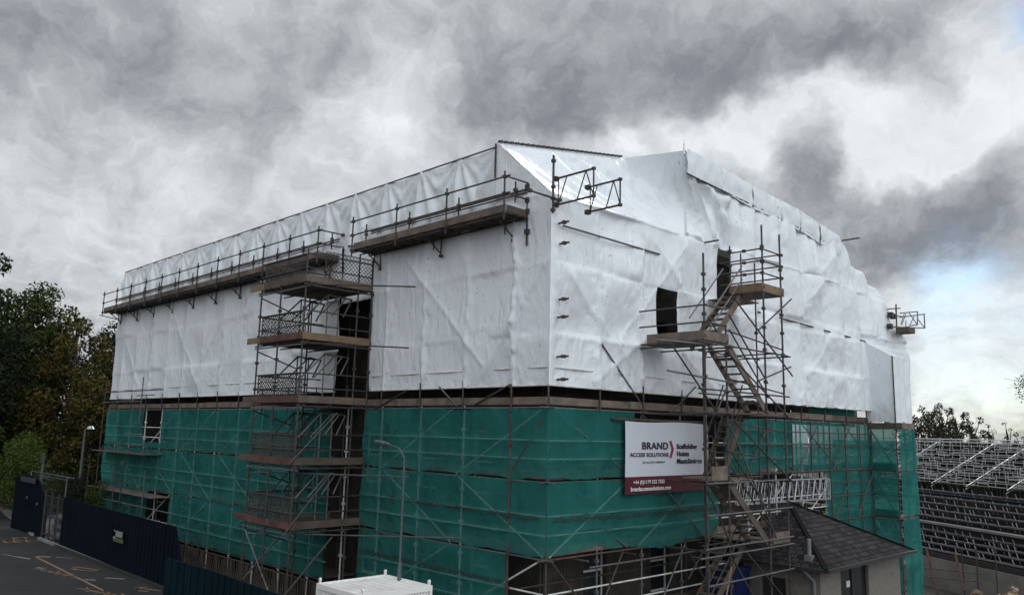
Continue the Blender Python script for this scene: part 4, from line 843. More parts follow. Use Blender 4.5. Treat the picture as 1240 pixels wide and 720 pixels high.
def gant(x, y0, y1, ztop, h, lab, n=2, mt_=None):
    q = MB().tube((x, y0, ztop), (x, y1, ztop), 0.030).tube((x, y0, ztop-h), (x, y1, ztop-h), 0.030).tube((x, y1, ztop), (x, y1, ztop-h), 0.026)
    for i in range(n):
        ya, yb = lerp(y0, y1, (i+0.15)/n), lerp(y0, y1, (i+0.6)/n); q.tube((x, ya, ztop-h), (x, yb, ztop), 0.018, 5); q.tube((x, yb, ztop) if i else (x, ya, ztop), (x, lerp(y0, y1, (i+1)/n), ztop-h) if i else (x, ya, ztop-h), 0.018, 5)
    for z in (ztop, ztop-h): q.coupler((x, y0, z), 0.07); q.coupler((x, y1, z), 0.045)
    return tag(q.build('gantry_beam', mt_ or M['tube']), lab, 'lattice beam', 'lattice gantry beams projecting from the roof corner')
g1 = onX(719, 204, 0.12); g1b = onX(719, 237, 0.12)
gant(0.12, -0.05, g1.y, g1.z, g1.z-g1b.z, 'left of the two dark lattice beams jutting out above the near corner')
g2 = onX(751, 217, 1.0); g2b = onX(751, 248, 1.0)
gant(1.0, onX(712, 227, 1.0).y, g2.y, g2.z, g2.z-g2b.z, 'right of the two dark lattice beams jutting out above the near corner')
q = MB().tube((-0.1, onX(700, 210, 0.0).y, g1b.z), (1.3, onX(700, 210, 0.0).y, g1b.z), 0.02)
fb = thing('far_bracket', (24.6, -0.6, 12.4), 'small scaffold bracket with lattice rails sticking out against the sky at the far right end', 'bracket')
c0 = onY(1087, 395, 0.0)
for a, b, r in (((1085, 368), (1086, 396), .03), ((1085, 369), (1085, 369), .03)): tb(fb, 'upright', onY(a[0], a[1]+4 if False else a[1], -0.3), onY(b[0], b[1]+8, -0.3), 0.035, M['tube'])
def fbt(a, b, nm='rail', r=0.03, mt_=None): tb(fb, nm, onY(a[0], a[1], -0.3), onY(b[0], b[1], -0.3), r, mt_ or M['tube3'])
fbt((1075, 374), (1090, 373), mt_=M['tube']); fbt((1090, 379), (1111, 377)); fbt((1090, 384), (1120, 380)); fbt((1111, 377), (1111, 393), 'post'); fbt((1119, 380), (1120, 397), 'post'); fbt((1083, 396), (1120, 397)); fbt((1103, 394), (1111, 393))
fbt((1095, 380), (1091, 392), 'diagonal', .022); fbt((1097, 380), (1092, 393), 'diagonal', .022); fbt((1101, 379), (1110, 392), 'diagonal', .022); fbt((1107, 383), (1100, 397), 'diagonal', .022); fbt((1112, 387), (1119, 396), 'diagonal', .022); fbt((1097, 388), (1097, 398), 'post', .022)
a = onY(1087, 400, -0.35); MB().box(a.x-0.1, a.x+0.75, -0.9, -0.3, a.z-0.12, a.z+0.15).build('board', M['board_dark'], fb)
for p in ((1078, 381), (1082, 383), (1077, 395)): a = onY(*p, -0.25); MB().coupler(a, 0.13).build('coupler', M['steel_dark'], fb)
fbt((1075, 382), (1092, 383), mt_=M['tube']); fbt((1074, 395), (1090, 396), mt_=M['tube'])

# ------------------------------------------------------------------ slate roofed lodge
HS = thing('lodge', (12.5, -1.9, -1), 'small grey harled lodge with a dark slate pyramid roof, bottom right', 'building')
ex0, ey0, ez = 9.05, -3.45, 2.25; ex1 = onY(1106, 665, ey0).x; ey1 = -0.30
ap = V((12.0, 0, 0)); dd = sight(956, 608); tt = (ap.x-P.x)/dd.x; ap = P+dd*tt
AP = V((ap.x, ap.y, ap.z))
hb = -3.2
wx0, wy0, wx1, wy1 = ex0+0.38, ey0+0.38, ex1-0.4, ey1-0.1
q = MB(); wnx0 = onY(1018, 700, wy0).x; wnx1 = onY(1052, 700, wy0).x
wall_with_holes(q, 'Y', wy0, wx0, wx1, hb, ez, [(wnx0, wnx1, 0.0, ez-0.12)], 0.18)
wall_with_holes(q, 'X', wx0, wy0, wy1, hb, ez, [(-1.9, -1.0, -0.4, 1.75)], 0.18)
q.quad((wx1, wy0, hb), (wx1, wy1, hb), (wx1, wy1, ez), (wx1, wy0, ez)).quad((wx0, wy1, hb), (wx1, wy1, hb), (wx1, wy1, ez), (wx0, wy1, ez))
q.build('wall', M['render'], HS)
def slope(pts, nm='roof'):
    o = MB(); o.f = [tuple(range(len(pts)))]; o.v = [tuple(p) for p in pts]; ob = o.build(nm, M['slate'], HS); me = ob.data; uv = me.uv_layers.new()
    a = V(pts[0]); u = (V(pts[1])-a).normalized(); nrm = u.cross(V(pts[2])-a).normalized(); v_ = nrm.cross(u)
    for i, lp in enumerate(me.loops): p = V(pts[lp.vertex_index])-a; uv.data[i].uv = (p.dot(u), p.dot(v_))
    return ob
slope([(ex0, ey0, ez), (ex1, ey0, ez), AP]); slope([(ex0, ey1, ez), (ex0, ey0, ez), AP]); slope([(ex1, ey0, ez), (ex1, ey1, ez), AP]); slope([(ex1, ey1, ez), (ex0, ey1, ez), AP])
q = MB()
for c in ((ex0, ey0), (ex1, ey0)): q.beam((c[0], c[1], ez+0.03), AP+V((0, 0, 0.03)), 0.14, 0.035)
q.build('hip_ridge', M['slate'], HS)
MB().beam((ex0-0.05, ey0-0.06, ez-0.03), (ex1+0.05, ey0-0.06, ez-0.03), 0.12, 0.10).build('gutter', M['steel_dark'], HS)
MB().beam((ex0-0.06, ey0+0.02, ez-0.03), (ex0-0.06, ey1, ez-0.03), 0.12, 0.10).build('gutter', M['steel_dark'], HS)
MB().box(ex0, ex1, ey0, wy0, ez-0.08, ez-0.02).box(ex0, wx0, wy0, ey1, ez-0.08, ez-0.02).build('soffit', M['steel_dark'], HS)
dpx = onX(978, 690, wx0-0.08)
q = MB().tube((ex0-0.03, dpx.y, ez-0.08), (wx0-0.08, dpx.y-0.2, ez-0.45), 0.05).tube((wx0-0.08, dpx.y-0.2, ez-0.45), (wx0-0.08, dpx.y-0.2, hb), 0.055); q.build('downpipe', M['lead'], HS)
tpt = onX(963, 660, ex0+0.6)
q = MB().tube((ex0+0.35, -2.75, ez+0.1), (ex0+0.35, -2.75, ez+0.85), 0.07, 10); q.build('vent_pipe', M['lead'], HS)
MB().box(ex0+0.24, ex0+0.48, -2.87, -2.63, ez+0.16, ez+0.34).build('lead_flashing', M['lead'], HS)
fo = MB().box(wnx0, wnx0+0.08, wy0+0.08, wy0+0.14, 0, ez-0.12).box(wnx1-0.08, wnx1, wy0+0.08, wy0+0.14, 0, ez-0.12).box((wnx0+wnx1)/2-0.05, (wnx0+wnx1)/2+0.05, wy0+0.08, wy0+0.14, 0, ez-0.12).build('window', M['steel_dark'], HS)
MB().quad((wnx0, wy0+0.13, 0), (wnx1, wy0+0.13, 0), (wnx1, wy0+0.13, ez-0.12), (wnx0, wy0+0.13, ez-0.12)).build('pane', M['dark_glass'], fo)
MB().box(wnx0+0.62, wnx0+0.85, wy0+0.07, wy0+0.11, 1.4, 1.6).build('window_notice', M['white_paint'], fo)
MB().quad((wx0+0.15, -1.9, -0.4), (wx0+0.15, -1.0, -0.4), (wx0+0.15, -1.0, 1.75), (wx0+0.15, -1.9, 1.75)).build('door', M['steel_dark'], HS)

# ------------------------------------------------------------------ blue toilet cabin, container
lo = onY(888, 690, -0.9)
pc = thing('toilet_cabin', (lo.x+0.55, -0.3, gz(8, 0)), 'dark blue portable toilet cabin under the stair tower', 'toilet cabin')
g0 = gz(8, 0)
MB().box(lo.x, lo.x+1.1, -0.85, 0.2, g0, lo.z-0.12).build('body', M['blue'], pc); MB().box(lo.x-0.04, lo.x+1.14, -0.89, 0.24, lo.z-0.12, lo.z).build('roof', M['blue'], pc); MB().box(lo.x+0.2, lo.x+0.9, -0.88, -0.853, g0+0.1, lo.z-0.25).build('door', M['blue'], pc)
CN = thing('container', (-4.4, 1.5, 0), 'cream white corrugated site container with lifting eyes, bottom centre', 'container')
cx0, cx1, cy0, cy1, ch = -5.40, -3.38, 0.55, 2.45, 2.6
q = MB(); n = 22
def cor(t): k = (t*n) % 1.0; return 0.0 if k < 0.35 else (0.035 if k < 0.85 else 0.0)
def corr(a, b, nrm, z0, z1):
    a = V(a); b = V(b); nrm = V(nrm); pts = []
    for i in range(n):
        for t, o in ((0, 0), (0.3, 0), (0.4, -0.035), (0.8, -0.035), (0.9, 0)): pts.append(a.lerp(b, (i+t)/n)+nrm*o)
    pts.append(b)
    for p0, p1 in zip(pts, pts[1:]): q.quad((p0.x, p0.y, z0), (p1.x, p1.y, z0), (p1.x, p1.y, z1), (p0.x, p0.y, z1))
corr((cx0+.05, cy0+.02, 0), (cx1-.05, cy0+.02, 0), (0, -1, 0), 0.1, ch-0.1); corr((cx0+.02, cy1-.05, 0), (cx0+.02, cy0+.05, 0), (-1, 0, 0), 0.1, ch-0.1); corr((cx1-.02, cy0, 0), (cx1-.02, cy1, 0), (1, 0, 0), 0.1, ch-0.1); corr((cx1, cy1-.02, 0), (cx0, cy1-.02, 0), (0, 1, 0), 0.1, ch-0.1)
q.build('side_panel', M['container'], CN)
q = MB().box(cx0, cx1, cy0, cy1, 0, 0.12)
for x in (cx0, cx1-0.08):
    for y in (cy0, cy1-0.08): q.box(x, x+0.08, y, y+0.08, 0.12, ch-0.12)
q.box(cx0, cx1, cy0, cy0+0.07, ch-0.12, ch).box(cx0, cx1, cy1-0.07, cy1, ch-0.12, ch).box(cx0, cx0+0.07, cy0+0.07, cy1-0.07, ch-0.12, ch).box(cx1-0.07, cx1, cy0+0.07, cy1-0.07, ch-0.12, ch)
q.build('frame', M['container'], CN)
def rfz(x, y): k = ((x-cx0)/0.22) % 1.0; return ch-0.02-(0.022 if 0.2 < k < 0.7 else 0)
grid(lambda x, y: (x, y, rfz(x, y)), rng(cx0+0.07, cx1-0.07, 0.03), rng(cy0+0.07, cy1-0.07, 0.3)).build('roof', mat('container_roof', (0.70, 0.68, 0.65), 0.6, 0, 0.2, 1.1, second=(0.84, 0.83, 0.81)), CN)
for x in (cx0+0.06, cx1-0.06):
    for y in (cy0+0.06, cy1-0.06): MB().box(x-0.012, x+0.012, y-0.04, y+0.04, ch, ch+0.09).tube((x-0.02, y, ch+0.09), (x+0.02, y, ch+0.09), 0.04, 8).build('lifting_eye', M['container'], CN)
MB().box(cx0-0.025, cx0-0.01, 1.3, 1.75, ch-0.42, ch-0.18).build('vent', M['steel_dark'], CN)

# ------------------------------------------------------------------ lamps
LP = thing('street_lamp', (-3.5, 1.72, 0), 'grey single arm street lamp in front of the green netting, head pointing left', 'street lamp')
MB().tube((-3.5, 1.72, 0), (-3.5, 1.72, 3.0), 0.05, 10).tube((-3.5, 1.72, 3.0), (-3.5, 1.72, 5.55), 0.030, 10, 0.026).build('pole', M['lamp_grey'], LP)
MB().tube((-3.5, 1.72, 5.55), (-3.5, 1.95, 5.78), 0.022).tube((-3.5, 1.95, 5.78), (-3.5, 2.4, 5.86), 0.02).build('arm', M['lamp_grey'], LP)
q = MB()
for (y0, y1, r0, r1) in ((2.38, 2.55, 0.03, 0.06), (2.55, 2.85, 0.06, 0.065), (2.85, 3.05, 0.065, 0.03)): q.tube((-3.5, y0, 5.87+(y0-2.4)*0.1), (-3.5, y1, 5.87+(y1-2.4)*0.1), r0, 8, r1)
q.build('lamp_head', M['lamp_grey'], LP, smooth=True)
LQ = thing('street_lamp', (-1.0, 34.7, 0), 'tall old lamp post before the dark trees on the left, with a pale round head', 'street lamp')
t0 = onX(103, 520, -1.0); 
MB().tube((-1.0, t0.y, 0), (-1.0, t0.y, 2.8), 0.12, 8).tube((-1.0, t0.y, 2.8), (-1.0, t0.y, t0.z), 0.075, 8, 0.05).build('pole', M['lamp_grey'], LQ)
MB().tube((-1.0, t0.y, t0.z), (-0.8, t0.y-0.25, t0.z+0.2), 0.035).build('arm', M['lamp_grey'], LQ)
MB().tube((-0.8, t0.y-0.25, t0.z+0.05), (-0.8, t0.y-0.25, t0.z+0.22), 0.22, 12, 0.12).build('lamp_shade', M['alu'], LQ); LQ.location = (-1.0, t0.y, 0)
for ch_ in LQ.children: ch_.matrix_parent_inverse = Matrix.Translation(V((0, 34.7-t0.y, 0)))
LR = thing('street_lamp', (-1.5, 27.0, 0), 'slim dark lamp post standing in front of the far end of the green netting', 'street lamp')
MB().tube((-1.5, 27.0, 0), (-1.5, 27.0, 4.15), 0.045, 8, 0.035).build('pole', M['steel_dark'], LR); MB().tube((-1.5, 27.0, 4.2), (-1.5, 27.0, 4.4), 0.11, 10, 0.16).build('lamp_head', M['lamp_grey'], LR)

# ------------------------------------------------------------------ hoardings, gate, clutter on the left
def hoard(pts, h, label, grp=None, thick=0.06, mt_=None, rib=0.2, tops=None):
    q = MB()
    for (a, b) in zip(pts, pts[1:]):
        a = V(a); b = V(b); Ln = (b-a).length; n = max(1, int(Ln/rib)); d = (b-a)/Ln; nn = V((-d.y, d.x, 0))
        for i in range(n):
            p = a+d*(Ln*i/n); r = a+d*(Ln*(i+1)/n); o = nn*(0.0 if i % 2 else 0.014)
            t0 = tops((i)/n) if tops else h; t1 = tops((i+1)/n) if tops else h
            p2 = p+o; r2 = r+o; th = nn*thick
            q.quad((p2.x, p2.y, 0.02), (r2.x, r2.y, 0.02), (r2.x, r2.y, t1), (p2.x, p2.y, t0)); q.quad((p2.x-th.x, p2.y-th.y, 0.02), (r2.x-th.x, r2.y-th.y, 0.02), (r2.x-th.x, r2.y-th.y, t1), (p2.x-th.x, p2.y-th.y, t0))
            q.quad((p2.x, p2.y, t0), (r2.x, r2.y, t1), (r2.x-th.x, r2.y-th.y, t1), (p2.x-th.x, p2.y-th.y, t0))
    return q
def htop(t): return 2.4 if t < 0.93 else lerp(2.4, 0.6, (t-0.93)/0.07)
o = hoard([(-2.78, 31.0, 0), (-3.0, 15.4, 0)], 2.4, '', tops=htop).build('hoarding', M['navy']); tag(o, 'long navy ribbed site hoarding along the road, carrying a yellow poster', 'hoarding', 'navy site hoardings')
MB().box(-3.04, -3.0, 15.4, 31.0, 0.02, 0.14).build('base_rail', M['steel_dark'], o)
o = hoard([(-6.15, 9.4, 0), (-6.05, 6.5, 0), (-6.3, 0.5, 0)], 2.4, '').build('hoarding', M['teal']); tag(o, 'dark teal hoarding panel nearest the camera at the bottom edge', 'hoarding', 'navy site hoardings')
o = hoard([(-3.0, 15.4, 0), (-6.15, 9.4, 0)], 1.0, '', tops=lambda t: lerp(0.5, 2.4, t)).build('hoarding', M['teal']) if False else None
q = hoard([(-2.75, 40.5, 0), (-2.55, 34.6, 0)], 3.0, '', tops=lambda t: 2.9+0.25*math.sin(math.pi*min(1, t*1.3)) - (1.0*max(0, t-0.72)/0.28 if t > 0.72 else 0)).build('hoarding', M['navy']); tag(q, 'dark blue hoarding beyond the gate with a curved grey top edge', 'hoarding', 'navy site hoardings')
MB().box(-2.8, -2.77, 36.5, 39.5, 2.75, 3.05).build('top_panel', M['steel_dark'], q)
for p in ((33, 602), (45, 610)): a = onX(*p, -2.78); MB().tube(a, a+V((-0.04, 0, 0)), 0.09, 8).build('stud', M['lamp_grey'], q)
# portal frame of tubes above
tag(MB().tube((-2.2, 39.8, 3.3), (-2.2, 31.9, 3.3), 0.035).tube((-2.2, 39.8, 3.3), (-2.2, 39.8, 0), 0.035).tube((-2.2, 33.0, 3.3), (-2.2, 33.0, 0), 0.035).tube((-2.2, 38.5, 3.15), (-2.2, 33, 3.15), 0.025).build('tube_frame', M['tube3']), 'pale horizontal tube frame above the blue hoarding by the bush', 'tube frame')
ps = onX(150, 640, -3.06); PO = thing('site_poster', (-3.06, ps.y, 1.2), 'small white poster with a lime green figure fixed to the navy hoarding', 'poster')
a = onX(139, 638, -3.07); b = onX(149, 658, -3.07); MB().box(-3.09, -3.07, b.y, a.y, b.z, a.z-0.4).build('sheet', M['lime'], PO)
MB().box(-3.10, -3.075, a.y-0.25, a.y, b.z+0.1, b.z+0.42).box(-3.10, -3.092, b.y+0.1, a.y, a.z-0.35, a.z-0.1).build('print', M['bag'], PO)
GT = thing('site_gate', (-2.7, 33, 0), 'open barred metal gate between the blue hoarding and the long navy hoarding', 'gate')
q = MB()
for y in (31.1, 32.1, 33.2, 34.4): q.tube((-2.75, y, 0), (-2.75, y, 2.5), 0.045)
q.build('gate_post', M['steel_dark'], GT)
q = MB()
for z in (0.3, 1.3, 2.3): q.tube((-2.75, 31.1, z), (-2.75, 34.4, z), 0.025)
for i in range(22): q.tube((-2.75, 31.1+i*0.15, 0.3), (-2.75, 31.1+i*0.15, 2.3), 0.012, 4)
q.build('bars', M['steel_dark'], GT)
def bagmesh(cx_, cy_, cz_, s=0.42):
    q = MB(); n = 8; rows = 5; vv = []
    for j in range(rows+1):
        th = math.pi*j/rows
        for i in range(n):
            ph = 2*math.pi*i/n; r = 1+0.12*noise.noise(V((cx_+i, cy_+j, cz_)))
            q.v.append((cx_+s*math.copysign(abs(math.sin(th)*math.cos(ph))**0.6, math.cos(ph))*r, cy_+s*1.3*math.copysign(abs(math.sin(th)*math.sin(ph))**0.6, math.sin(ph))*r, cz_+s*0.5*math.cos(th)*r))
    for j in range(rows):
        for i in range(n): q.f.append((j*n+i, j*n+(i+1) % n, (j+1)*n+(i+1) % n, (j+1)*n+i))
    return q
pos = ['lower left', 'lower middle', 'lower right', 'middle left', 'middle right', 'top left', 'top right']
bi = 0
for k_, (y, z) in enumerate(((34.0, 0.25), (33.1, 0.25), (32.2, 0.25), (33.8, 0.7), (32.6, 0.7), (33.6, 1.15), (32.5, 1.15))):
    tag(bagmesh(-2.0, y, z).build('sack', M['bag'], smooth=True), 'pale filled sack, %s of the pile behind the open gate' % pos[k_], 'sack', 'pale sacks piled behind the gate')
# timber fence far left
FN = thing('timber_fence', (0.2, 47, 0), 'brown horizontal board fence at the left edge under the trees', 'fence')
fa = V((-0.9, 60, 0)); fb_ = V((-0.6, 42.0, 0))
for i in range(9): 
    p = fa.lerp(fb_, i/8); MB().box(p.x-0.05, p.x+0.05, p.y-0.05, p.y+0.05, 0, 2.9).build('post', M['fence'], FN)
q = MB()
for j in range(8): q.beam(fa+V((-0.07, 0, 0.35+j*0.34)), fb_+V((-0.07, 0, 0.35+j*0.34)), 0.03, 0.22)
q.build('boards', M['fence'], FN)
a = onX(20, 600, -2.3); tag(MB().tube((-1.2, 41.5, 0), (-1.2, 41.5, 4.3), 0.07).box(-1.3, -1.2, 41.3, 41.7, 3.7, 4.3).build('sign_post', M['lamp_grey']), 'grey post in front of the timber fence at the far left', 'post')
# railings low behind the hoarding
RL = thing('railing', (-0.9, 15, 0), 'dense dark vertical bar railing between the hoarding and the green netting', 'railing')
q = MB(); y = 8.8
while y < 22.2: q.tube((-0.55, y, 0), (-0.55+0.03*math.sin(y*9), y+0.05*math.sin(y*5), 0.98), 0.022, 4); y += 0.15
q.build('bars', M['board_dark'], RL); MB().tube((-0.55, 8.8, 0.95), (-0.55, 22.2, 0.95), 0.03).tube((-0.55, 8.8, 0.2), (-0.55, 22.2, 0.2), 0.03).build('rail', M['tube'], RL)
q = MB()
for i in range(9): q.tube((-1.6-i*0.12, 17.5+i*0.25, 0), (-1.6-i*0.12, 17.6+i*0.28, 1.7-0.08*i), 0.03, 5)
tag(q.build('stacked_tubes', M['tube']), 'loose upright scaffold tubes leaning behind the raking end of the navy hoarding', 'tubes')
tag(MB().beam((-2.95, 15.5, 0.45), (-2.95, 16.9, 2.42), 0.06, 0.1).build('raking_strut', M['board']), 'pale raking timber strut at the near end of the navy hoarding', 'strut')

# ------------------------------------------------------------------ trees
def foliage(parent, clumps, mt_, leaf, dens, seed, name='crown'):
    rr = random.Random(seed); q = MB()
    for (c, r) in clumps:
        n = int(dens*1.7*r[0]*r[1])
        for i in range(n):
            d = V((rr.gauss(0, 1), rr.gauss(0, 1), rr.gauss(0, 1))).normalized(); k = rr.uniform(0.55, 1.08)
            p = V((c[0]+d.x*r[0]*k, c[1]+d.y*r[0]*k, c[2]+d.z*r[1]*k)); s = leaf*0.72*rr.uniform(0.5, 1.3)
            nn = (d*0.7+V((rr.gauss(0, 1), rr.gauss(0, 1), rr.gauss(0, 1)))*0.6).normalized(); u = nn.orthogonal().normalized(); a_ = rr.uniform(0, 6.28); v_ = nn.cross(u); u2 = u*math.cos(a_)+v_*math.sin(a_); v2 = nn.cross(u2)
            q.quad(p-u2*s, p-v2*s*0.55, p+u2*s, p+v2*s*0.55)
    return q.build(name, mt_, parent)
def tree(x, y, h, wd, label, mt_, seed, base=None, leaf=0.2, dens=75, crown0=0.25, group='trees behind the road', kind='tree', shape='round', gzv=0.0, nc=26, narrow=1.0, name='tree'):
    t = thing(name, (x, y, gzv), label, kind, group); rr = random.Random(seed); top = h*0.9
    q = MB(); q.tube((x, y, gzv), (x+0.2, y, gzv+h*0.35), h*0.022, 8, h*0.016).tube((x+0.2, y, gzv+h*0.35), (x, y+0.2, gzv+top), h*0.016, 7, h*0.004)
    cl = []
    for i in range(nc):
        f = (i+0.5)/nc; z = lerp(crown0, 0.97, f); prof = math.sin(math.pi*clamp((z-crown0)/(1.02-crown0)*0.86+0.10))**0.6 if shape == 'round' else (1-(z-crown0)/(1-crown0))*0.9+0.06
        an = i*2.4+rr.uniform(-0.5, 0.5); rad = wd*prof*rr.uniform(0.35, 0.78); r = wd*rr.uniform(0.26, 0.42)*(0.6+0.4*prof)*narrow; r = max(r, 0.3)
        c = (x+math.cos(an)*rad, y+math.sin(an)*rad, gzv+z*h); cl.append((c, (r, r*rr.uniform(0.7, 1.0))))
        q.tube((x, y, gzv+max(0.15, z-0.15)*h), (c[0], c[1], c[2]), h*0.006, 5, h*0.002)
    q.build('trunk', M['bark'], t); foliage(t, cl, mt_, leaf, dens, seed)
    return t
TD = 2.6
tree(-4.6, 52, 17.9, 4.6, 'tallest dark tree at the left edge of the view, mostly cut off by the frame', M['leaf_dark'], 11, crown0=0.1, nc=40, dens=162, leaf=0.24)
tree(0.4, 56, 16.4, 4.4, 'big dark green tree second from the left, above the round bush', M['leaf_mid'], 12, crown0=0.08, nc=40, dens=162, leaf=0.24)
tree(3.2, 53, 15.0, 3.7, 'tree with golden autumn leaves in its upper crown, left of the building', M['leaf_autumn'], 13, crown0=0.1, dens=175, leaf=0.22)
tree(3.6, 49, 9.5, 2.8, 'lower green and gold tree in front of the autumn tree', M['leaf_autumn'], 14, crown0=0.05, dens=189, leaf=0.2)
tree(9.2, 62, 14.6, 4.4, 'very dark evergreen right of the autumn tree, touching the white wrap', M['leaf_dark'], 15, crown0=0.03, dens=189, leaf=0.2, nc=34)
tree(5.6, 48, 9.0, 3.4, 'low dark evergreen behind the far lamp post', M['leaf_dark'], 16, crown0=0.0, dens=216, leaf=0.2, nc=30)
tree(-4.4, 50, 10.0, 3.0, 'grey green tree low at the left edge behind the bush', M['leaf_mid'], 17, crown0=0.05, dens=202, leaf=0.2)
tree(13.5, 66, 13.5, 5.0, 'dark evergreen mass furthest right behind the wrapped building', M['leaf_dark'], 18, crown0=0.02, dens=135, leaf=0.24, nc=30)
cb_ = onX(30, 546, -1.3)
tree(-2.4, 66, 14.5, 5.2, 'dark tree filling the background behind the tallest left tree', M['leaf_dark'], 19, crown0=0.02, dens=110, leaf=0.26, nc=44)
tree(3.6, 68, 15.0, 5.4, 'dark tree filling the background behind the golden autumn tree', M['leaf_dark'], 20, crown0=0.02, dens=110, leaf=0.26, nc=44)
tree(7.4, 55, 11.0, 3.8, 'dark evergreen right behind the far end of the scaffold', M['leaf_dark'], 22, crown0=0.0, dens=150, leaf=0.22, nc=40)
bsh = thing('bush', (-1.3, cb_.y, 0), 'bright green rounded bush at the left, behind the timber fence and blue hoarding', 'bush')
foliage(bsh, [((-1.3, cb_.y, cb_.z-0.3), (1.25, 1.5)), ((-1.5, cb_.y+0.7, cb_.z-1.4), (1.2, 1.4)), ((-1.0, cb_.y-0.7, cb_.z-1.4), (1.2, 1.4)), ((-1.3, cb_.y, cb_.z-2.4), (1.3, 1.4))], M['leaf_bush'], 0.09, 1300, 21, 'leaves')
MB().tube((-1.3, cb_.y, 0), (-1.3, cb_.y, 3), 0.12).build('trunk', M['bark'], bsh)
for i, (pxx, pyy, r, lab) in enumerate(((90, 590, 0.75, 'small dark round shrub behind the near end of the gate'), (72, 590, 0.9, 'dull olive shrub above the sacks by the gate'), (118, 597, 0.6, 'small dark shrub between navy hoarding and lamp post'))):
    c = onX(pxx, pyy, -1.4+0.1*i); sb = thing('shrub', (c.x, c.y, 0), lab, 'shrub', 'shrubs behind the hoarding'); foliage(sb, [((c.x, c.y, c.z), (r, r)), ((c.x, c.y, c.z-0.8), (r, r))], M['leaf_mid'] if i else M['leaf_dark'], 0.08, 1500, 30+i, 'leaves'); MB().tube((c.x, c.y, 0), (c.x, c.y, c.z), 0.06).build('trunk', M['bark'], sb)

# ------------------------------------------------------------------ grandstand
Wd = sight(400, 516); Wd.z = 0; Wd.normalize()           # rows run away from us along Wd
Bd = V((Wd.y, -Wd.x, 0))                                   # and climb along Bd (to the right)
if sight(1240, 500).dot(Bd) < 0: Bd = -Bd
G0 = onZ(1132, 584, 3.2)
GS = thing('grandstand', G0+V((0, 0, -6.6)), 'temporary grandstand of pale scaffold rails rising beyond the green netting at right', 'grandstand')
def gp(w_, b_, z): p = G0+Wd*w_+Bd*b_; return V((p.x, p.y, z))
ROWS = 9; W0, W1 = -16.0, 22.0
for i in range(ROWS):
    b_ = i*0.66; z = 3.25+i*0.345; q = MB()
    q.beam(gp(W0, b_, z), gp(W1, b_, z), 0.32, 0.05); q.build('seat_row', M['seat'], GS)
    q = MB(); q.tube(gp(W0, b_, z+0.28), gp(W1, b_, z+0.28), 0.020, 4)
    rr = random.Random(i); w_ = W0
    while w_ < W1:
        if True: q.tube(gp(w_, b_, z-0.12), gp(w_, b_, z+0.42*rr.uniform(0.75, 1.3)), 0.020, 4)
        if rr.random() < 0.35: q.tube(gp(w_, b_, z+0.28), gp(w_+rr.uniform(0.3, 0.6), b_+0.3, z+rr.uniform(0, 0.3)), 0.02, 4)
        if rr.random() < 0.7: L_ = rr.uniform(0.3, 1.6); zz_ = z+rr.choice((0.02, 0.1, 0.2)); q.tube(gp(w_-L_, b_, zz_), gp(w_, b_, zz_+0.02), 0.028, 4)
        w_ += 0.5*rr.uniform(0.4, 2.0)
    q.build('rail_frame', M['truss'], GS)
    q = MB(); w_ = W0
    while w_ < W1: q.tube(gp(w_, b_, -2.6), gp(w_, b_, z), 0.035, 4); w_ += 2.4
    q.build('support_leg', M['tube'], GS)
for w_ in (-13, -10, -7, -3.4, 0.0, 6, 10, 14, 18):
    q = MB()
    for o_ in (0, 1): q.tube(gp(w_+o_*0.9, -0.3, 3.15+0.1*o_), gp(w_+o_*0.9, 5.8, 6.35+0.1*o_), 0.034, 5) if o_ == 0 else q.tube(gp(w_+0.06, -0.3, 2.95), gp(w_+0.06, 5.8, 6.15), 0.03, 4)
    q.build('stair_handrail', M['truss'], GS)
MB().tube(gp(W0, 5.8, 6.45), gp(W1, 5.8, 6.45), 0.04).tube(gp(W0, 5.8, 6.2), gp(W1, 5.8, 6.2), 0.03).build('top_rail', M['truss'], GS)
MB().beam(gp(W0, 6.4, 4.0), gp(W1, 6.4, 4.0), 0.05, 4.3).build('back_panel', M['leaf_dark'], GS)
# under tiers
def tier(b0, z0, n, dz, db, mt_row, seed, rail=M['alu']):
    rr = random.Random(seed)
    for i in range(n):
        b_ = b0+i*db; z = z0+i*dz; MB().beam(gp(W0, b_, z), gp(W1, b_, z), 0.5, 0.05).build('seat_row', mt_row, GS); q = MB().tube(gp(W0, b_-0.03, z+0.07), gp(W1, b_-0.03, z+0.07), 0.018, 4); w_ = W0
        while w_ < W1:
            q.tube(gp(w_, b_-0.1, z-0.2), gp(w_+0.35, b_, z+0.35), 0.022, 4)
            if rr.random() < 0.5: q.tube(gp(w_, b_-0.03, z+0.07), gp(w_+rr.uniform(0.4, 1.0), b_-0.2, z+0.12), 0.022, 4)
            w_ += 0.7*rr.uniform(0.4, 1.9)
        q.build('rail_frame', rail, GS)
tier(-1.6, 0.9, 5, 0.42, 0.45, M['seat'], 41)
MB().beam(gp(W0, -1.9, 2.55), gp(W1, -1.9, 2.55), 0.25, 0.12).build('edge_beam', M['teal'], GS)
MB().beam(gp(W0, -2.2, 0.55), gp(W1, -2.2, 0.55), 0.6, 0.14).build('edge_beam', M['concrete'], GS)
MB().beam(gp(W0, -1.2, 0.1), gp(W1, -1.2, 0.1), 1.4, 0.5).build('fascia', M['steel_dark'], GS)
MB().beam(gp(W0, 0.8, 0.0), gp(W1, 0.8, 0.0), 0.1, 5.0).build('back_panel', M['steel_dark'], GS)
tier(-3.6, -1.05, 4, 0.34, 0.45, M['seat'], 42)
MB().beam(gp(W0, -3.9, -1.3), gp(W1, -3.9, -1.3), 0.12, 0.3).build('edge_beam', M['steel_dark'], GS)
